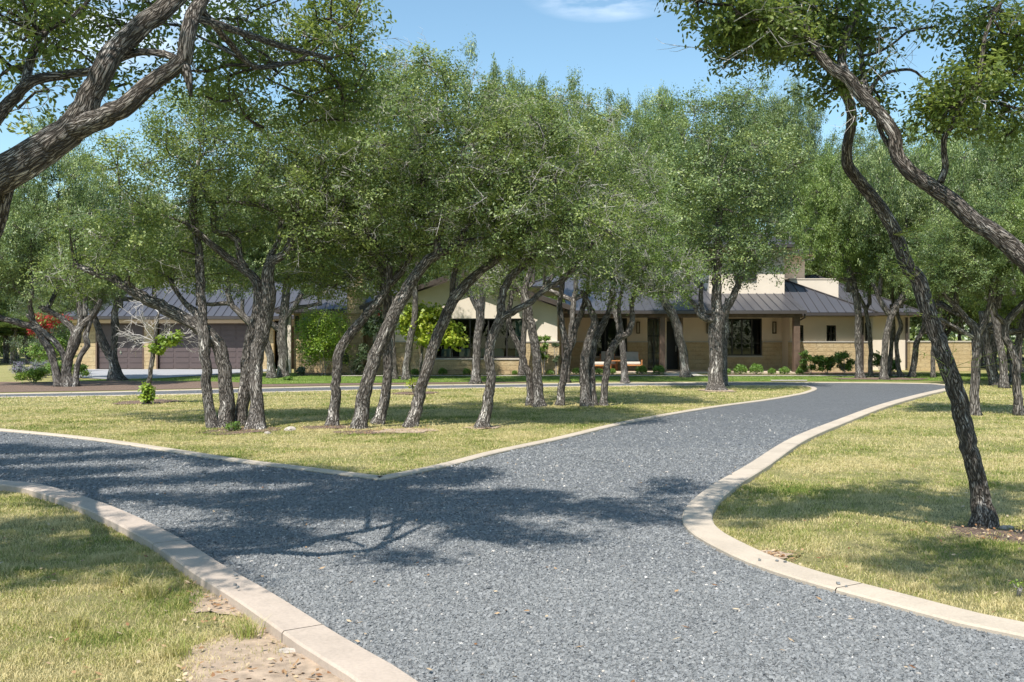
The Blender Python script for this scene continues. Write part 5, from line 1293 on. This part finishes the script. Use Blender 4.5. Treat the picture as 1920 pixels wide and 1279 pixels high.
def ball(px, py, r_px, d, label, seed):            # clipped boxwood: dense round cushion
    rng = np.random.RandomState(seed); x = PX(px, d); r = r_px*d/F; n = int(2600*(r/.28)**2) + 300
    t = empty('boxwood_ball', (x, d, .013), label, 'shrub', 'clipped boxwood balls along the porch bed')
    v = rng.randn(n, 3); v /= np.linalg.norm(v, axis=1)[:, None]; v[:, 2] = np.abs(v[:, 2]) * .95 + np.where(rng.rand(n) < .25, -.35, 0)
    k = 1 + .07*np.sin(v[:, 0]*6 + seed) + .06*np.sin(v[:, 1]*7 + seed*2)
    P = np.array((x, d, .013 + r*.55)) + v*(r*k*rng.uniform(.75, 1.03, n))[:, None]; P[:, 2] = np.maximum(P[:, 2], .03)
    V, f = leafquads(P, .05, .034, rng, .3); fa = np.clip(rng.normal(.5, .22, len(f)), 0, 1)
    put('foliage', raw_mesh('foliage', V - W(t), [f], M['boxwood'], None, False, fa), t)
    m1 = MB(); A0 = np.repeat(np.array([(x, d, .02)]), 24, 0); E = P[:24]; m1.twigs(A0, (A0+E)/2, E, np.full(24, .006)); m1.build('stems', M['twig'], t)
for i, (px, py, r, lab) in enumerate([(1388,694,12,'large boxwood ball left of the pair under the right porch window'), (1418,694,12.5,'large boxwood ball right of the pair under the right porch window'),
        (1235,697,11,'boxwood ball at the foot of the left porch post'), (1203,697,10.5,'boxwood ball before the teak lounge chair'), (1471,696,9,'boxwood ball just left of the right porch post'),
        (1447,698,7,'pale small boxwood between two larger balls near the right porch post'), (1499,698,6.5,'tiny boxwood at the foot of the right porch post'), (1363,697,7,'small boxwood right of the stout forked oak'),
        (1148,699,6.5,'small boxwood before the teak ottoman'), (1124,699,7,'small boxwood left of the teak ottoman'), (1081,699,7.5,'boxwood between second row oak trunks left of the porch'), (1031,699,6,'small boxwood at the corner of dining wing and porch'),
        (830,696,8,'boxwood under the left half of the dining window'), (875,695,7.5,'boxwood under the middle of the dining window'), (965,697,5,'tiny boxwood under the right end of the dining window'), (778,697,7,'dark boxwood at the foot of the dining wing stone wall')]):
    ball(px, py, r, 44.6 if px < 1050 else 45.2, lab, 600 + i)
shrub('bush', 'tall bright green bush against the stone wall left of the chimney', 'bush', 606, 696, 92, 128, 'bush_yellow', 701, d=43.6, n=11000, R=.62, leaf=(.10,.06))
shrub('crape_myrtle', 'dark crape myrtle with a few red blooms right of the chimney', 'shrub', 700, 697, 62, 146, 'bush_dark', 702, d=43.8, n=4500, leaf=(.10,.06), flowers=('flower_red', 260, .75, .05))
shrub('bush', 'low grey green bush beside the bright green bush', 'bush', 664, 697, 46, 44, 'bush_dark', 703, d=44.0, n=2200)
shrub('sage_plant', 'silvery sage at the foot of the bright green bush', 'plant', 566, 699, 40, 15, 'sage', 704, d=43.8, n=1200)
shrub('climbing_rose', 'upright leafy climber at the right corner of the dining wing', 'shrub', 1020, 698, 28, 98, 'bush', 705, d=44.3, n=2600)
shrub('climbing_rose', 'thin leafy climber on the recessed wall by the porch corner', 'shrub', 1043, 699, 16, 74, 'bush_dark', 706, d=44.4, n=1200)
for i, (px, w, h, lab) in enumerate([(1520,38,44,'bush against the right wing wall, nearest the porch post'), (1551,34,38,'middle bush of the row against the right wing wall'), (1583,42,42,'bush behind the slim dark oak on the right wing wall'), (1652,40,40,'bush before the pale end wall of the right wing'), (1676,20,34,'last small bush near the right wing corner')]):
    shrub('bush', lab, 'bush', px, 699, w, h, 'bush', 710 + i, 'bushes along the right wing', d=45.8, n=2200, leaf=(.10,.06))
shrub('crape_myrtle', 'crape myrtle covered in red blooms at the left end of the garage', 'shrub', 92, 712, 84, 124, 'bush', 720, d=44.0, n=4200, leaf=(.10,.06), flowers=('flower_red', 3000, .60, .06))
shrub('bush', 'bright green mound at the edge of the mulch left of the gnarled oak', 'bush', 62, 717, 66, 26, 'bush_yellow', 721, d=36.5, n=2600)
shrub('bush', 'taller green mound half behind the gnarled oak', 'bush', 105, 714, 62, 38, 'bush', 722, d=39.0, n=2800)
shrub('bush', 'green mound between the gnarled oak and the garage corner', 'bush', 150, 708, 34, 30, 'bush', 723, d=41.0, n=1600)
shrub('lavender', 'lavender plant in bloom behind the bright green mound', 'plant', 46, 714, 50, 34, 'sage', 724, d=39.5, n=1500, flowers=('lavender', 1500, .5, .03))
shrub('lavender', 'lavender plant in bloom nearer the garage', 'plant', 84, 711, 44, 36, 'sage', 725, d=41.5, n=1300, flowers=('lavender', 1300, .5, .03))
shrub('bush', 'dark green bush behind the red flowering shrub', 'bush', 70, 700, 110, 170, 'bush_dark', 726, d=47.5, n=7000, leaf=(.07,.04))
shrub('weed', 'small leafy weed at the foot of the oak before the breezeway', 'plant', 538, 714, 26, 10, 'bush', 727, d=39.0, n=500)
shrub('weed', 'low weeds around the base of the four stemmed oak', 'plant', 428, 812, 40, 20, 'bush', 728, d=17.6, n=500, leaf=(.04,.02), base_z=ISL_Z)
shrub('weed', 'tiny bright weed on the grass near the right edge', 'plant', 1909, 1118, 10, 22, 'bush_yellow', 729, n=50, leaf=(.02,.014), stems=2)

# saplings
def sapling(name, label, d, stem, mat, ells, seed, R=.2, nleaf=160, leaf=(.09,.07), twn=0, twL=.8, extra_low=None, isl=True):
    rng = np.random.RandomState(seed); b = stem[0]; base = P3(b[0], b[1], d); base[2] = 0
    t = empty(name, base, label, 'tree')
    mb, nodes, rads = stems_mesh([stem], d, rng, .1, 8, .2)
    nodes = [P3(q[0], q[1], d) for q in stem[1:]]; rads = [q[2]*d/F/2 for q in stem[1:]]
    C = sample_ellipsoids(ells, d, rng, .12)
    connect_crown(mb, nodes, rads, C, rng, tip=.004, maxr=.02)
    mb.build('trunk', M['bark'], t, smooth=True)
    V, f, fa, tw = clump_leaves(C, np.full(len(C), R), nleaf, *leaf, rng, True, sprig=4, sp_r=R*.25)
    put('leaves', raw_mesh('leaves', V - W(t), [f], M[mat], None, False, fa), t)
    if twn:
        q = MB(); q2 = rng.randint(len(nodes)//2, len(nodes), twn); A0 = np.array([nodes[i] for i in q2]); dd = rng.randn(twn, 3); dd[:, 2] = np.abs(dd[:, 2])*.55 + .15; dd[:, 0] *= 1.6; dd /= np.linalg.norm(dd, axis=1)[:, None]
        L = rng.uniform(.5, 1.1, twn)[:, None]*twL; E = A0 + dd*L; Bm = (A0+E)/2 + rng.randn(twn, 3)*.06
        q.twigs(A0, Bm, E, np.full(twn, .012))
        for lv, (k, s, r) in enumerate(((5, .45, .006), (4, .22, .0045))):
            n0 = len(A0); A2 = np.repeat(A0, k, 0); E2 = np.repeat(E, k, 0); B2 = np.repeat(Bm, k, 0); tt = rng.uniform(.3, 1, (n0*k, 1)); S = A2*(1-tt)**2 + 2*B2*tt*(1-tt) + E2*tt**2
            D2 = (E2-A2)/np.linalg.norm(E2-A2, axis=1)[:, None] + rng.randn(n0*k, 3)*.55; D2 /= np.linalg.norm(D2, axis=1)[:, None]; Ee = S + D2*twL*s*rng.uniform(.5, 1, (n0*k, 1)); Bb = (S+Ee)/2 + rng.randn(n0*k, 3)*.03
            q.twigs(S, Bb, Ee, np.full(n0*k, r)); A0, Bm, E = S, Bb, Ee
        q.build('bare_twigs', M['pale_twig'], t)
    return t
sapling('sapling', 'half dead sapling with bare pale branches and green shoots before the garage', 24.8,
    [(274,759,9),(276,735,9),(280,713,9),(284,685,9),(287,660,8.5),(290,640,8),(292,620,7),(295,600,5),(297,585,4)], 'bush_yellow',
    [(312,640,18,9,0,.25,7), (292,655,7,8,0,.15,3), (276,738,8,14,0,.14,7), (330,632,8,5,0,.1,2)], 801, R=.11, nleaf=60, leaf=(.10,.06), twn=13, twL=1.15)
sapling('maple_sapling', 'yellow green broadleaf sapling glowing before the dining wing', 40.5,
    [(789,707,6),(790,680,6),(792,650,5.5),(795,620,5),(797,590,4)], 'yellow_leaf',
    [(800,615,52,36,0,1.0,34), (790,590,30,16,0,.7,8), (845,630,22,18,0,.6,8)], 802, R=.34, nleaf=90, leaf=(.15,.13))
sapling('seedling', 'small seedling with yellow leaves in the island grass', 29.4,
    [(775,740,3),(774,725,2.5),(772,712,2)], 'yellow_leaf', [(772,722,6,13,0,.12,7)], 803, R=.09, nleaf=16, leaf=(.07,.05))

# ball of ball moss or rocks near the bases
def rock(px, py, s, label, isl, seed):
    rng = np.random.RandomState(seed); x, y = G(px, py); z0 = ISL_Z if isl else 0; mb = MB()
    import bmesh
    bm = bmesh.new(); bmesh.ops.create_icosphere(bm, subdivisions=2, radius=1); V = np.array([v.co[:] for v in bm.verts]); Fc = np.array([[v.index for v in f.verts] for f in bm.faces]); bm.free()
    k = 1 + .2*np.sin(V[:, 0]*3 + seed) + .18*np.sin(V[:, 1]*4 + seed*2) + .1*rng.randn(len(V))*.5
    V = V*k[:, None]*np.array((s, s*.7, s*.45)); V[:, 2] += s*.2
    put_ = put('rock', raw_mesh('rock', V, [Fc], M['rock'], None, False), None, (x, y, z0)); props(put_, label, 'rock')
rock(543, 812, .11, 'pale rock in the grass just right of the four stemmed oak', True, 1)
rock(502, 818, .07, 'small stone at the foot of the rightmost stem of the four stemmed oak', True, 2)
rock(551, 1185, .05, 'small pale stone on bare soil against the left kerb', False, 3)
rock(541, 1225, .045, 'flat grey stone on bare soil near the bottom of the left kerb', False, 4)
rock(1886, 992, .06, 'small pale stone at the foot of the slender leaning oak', False, 5)
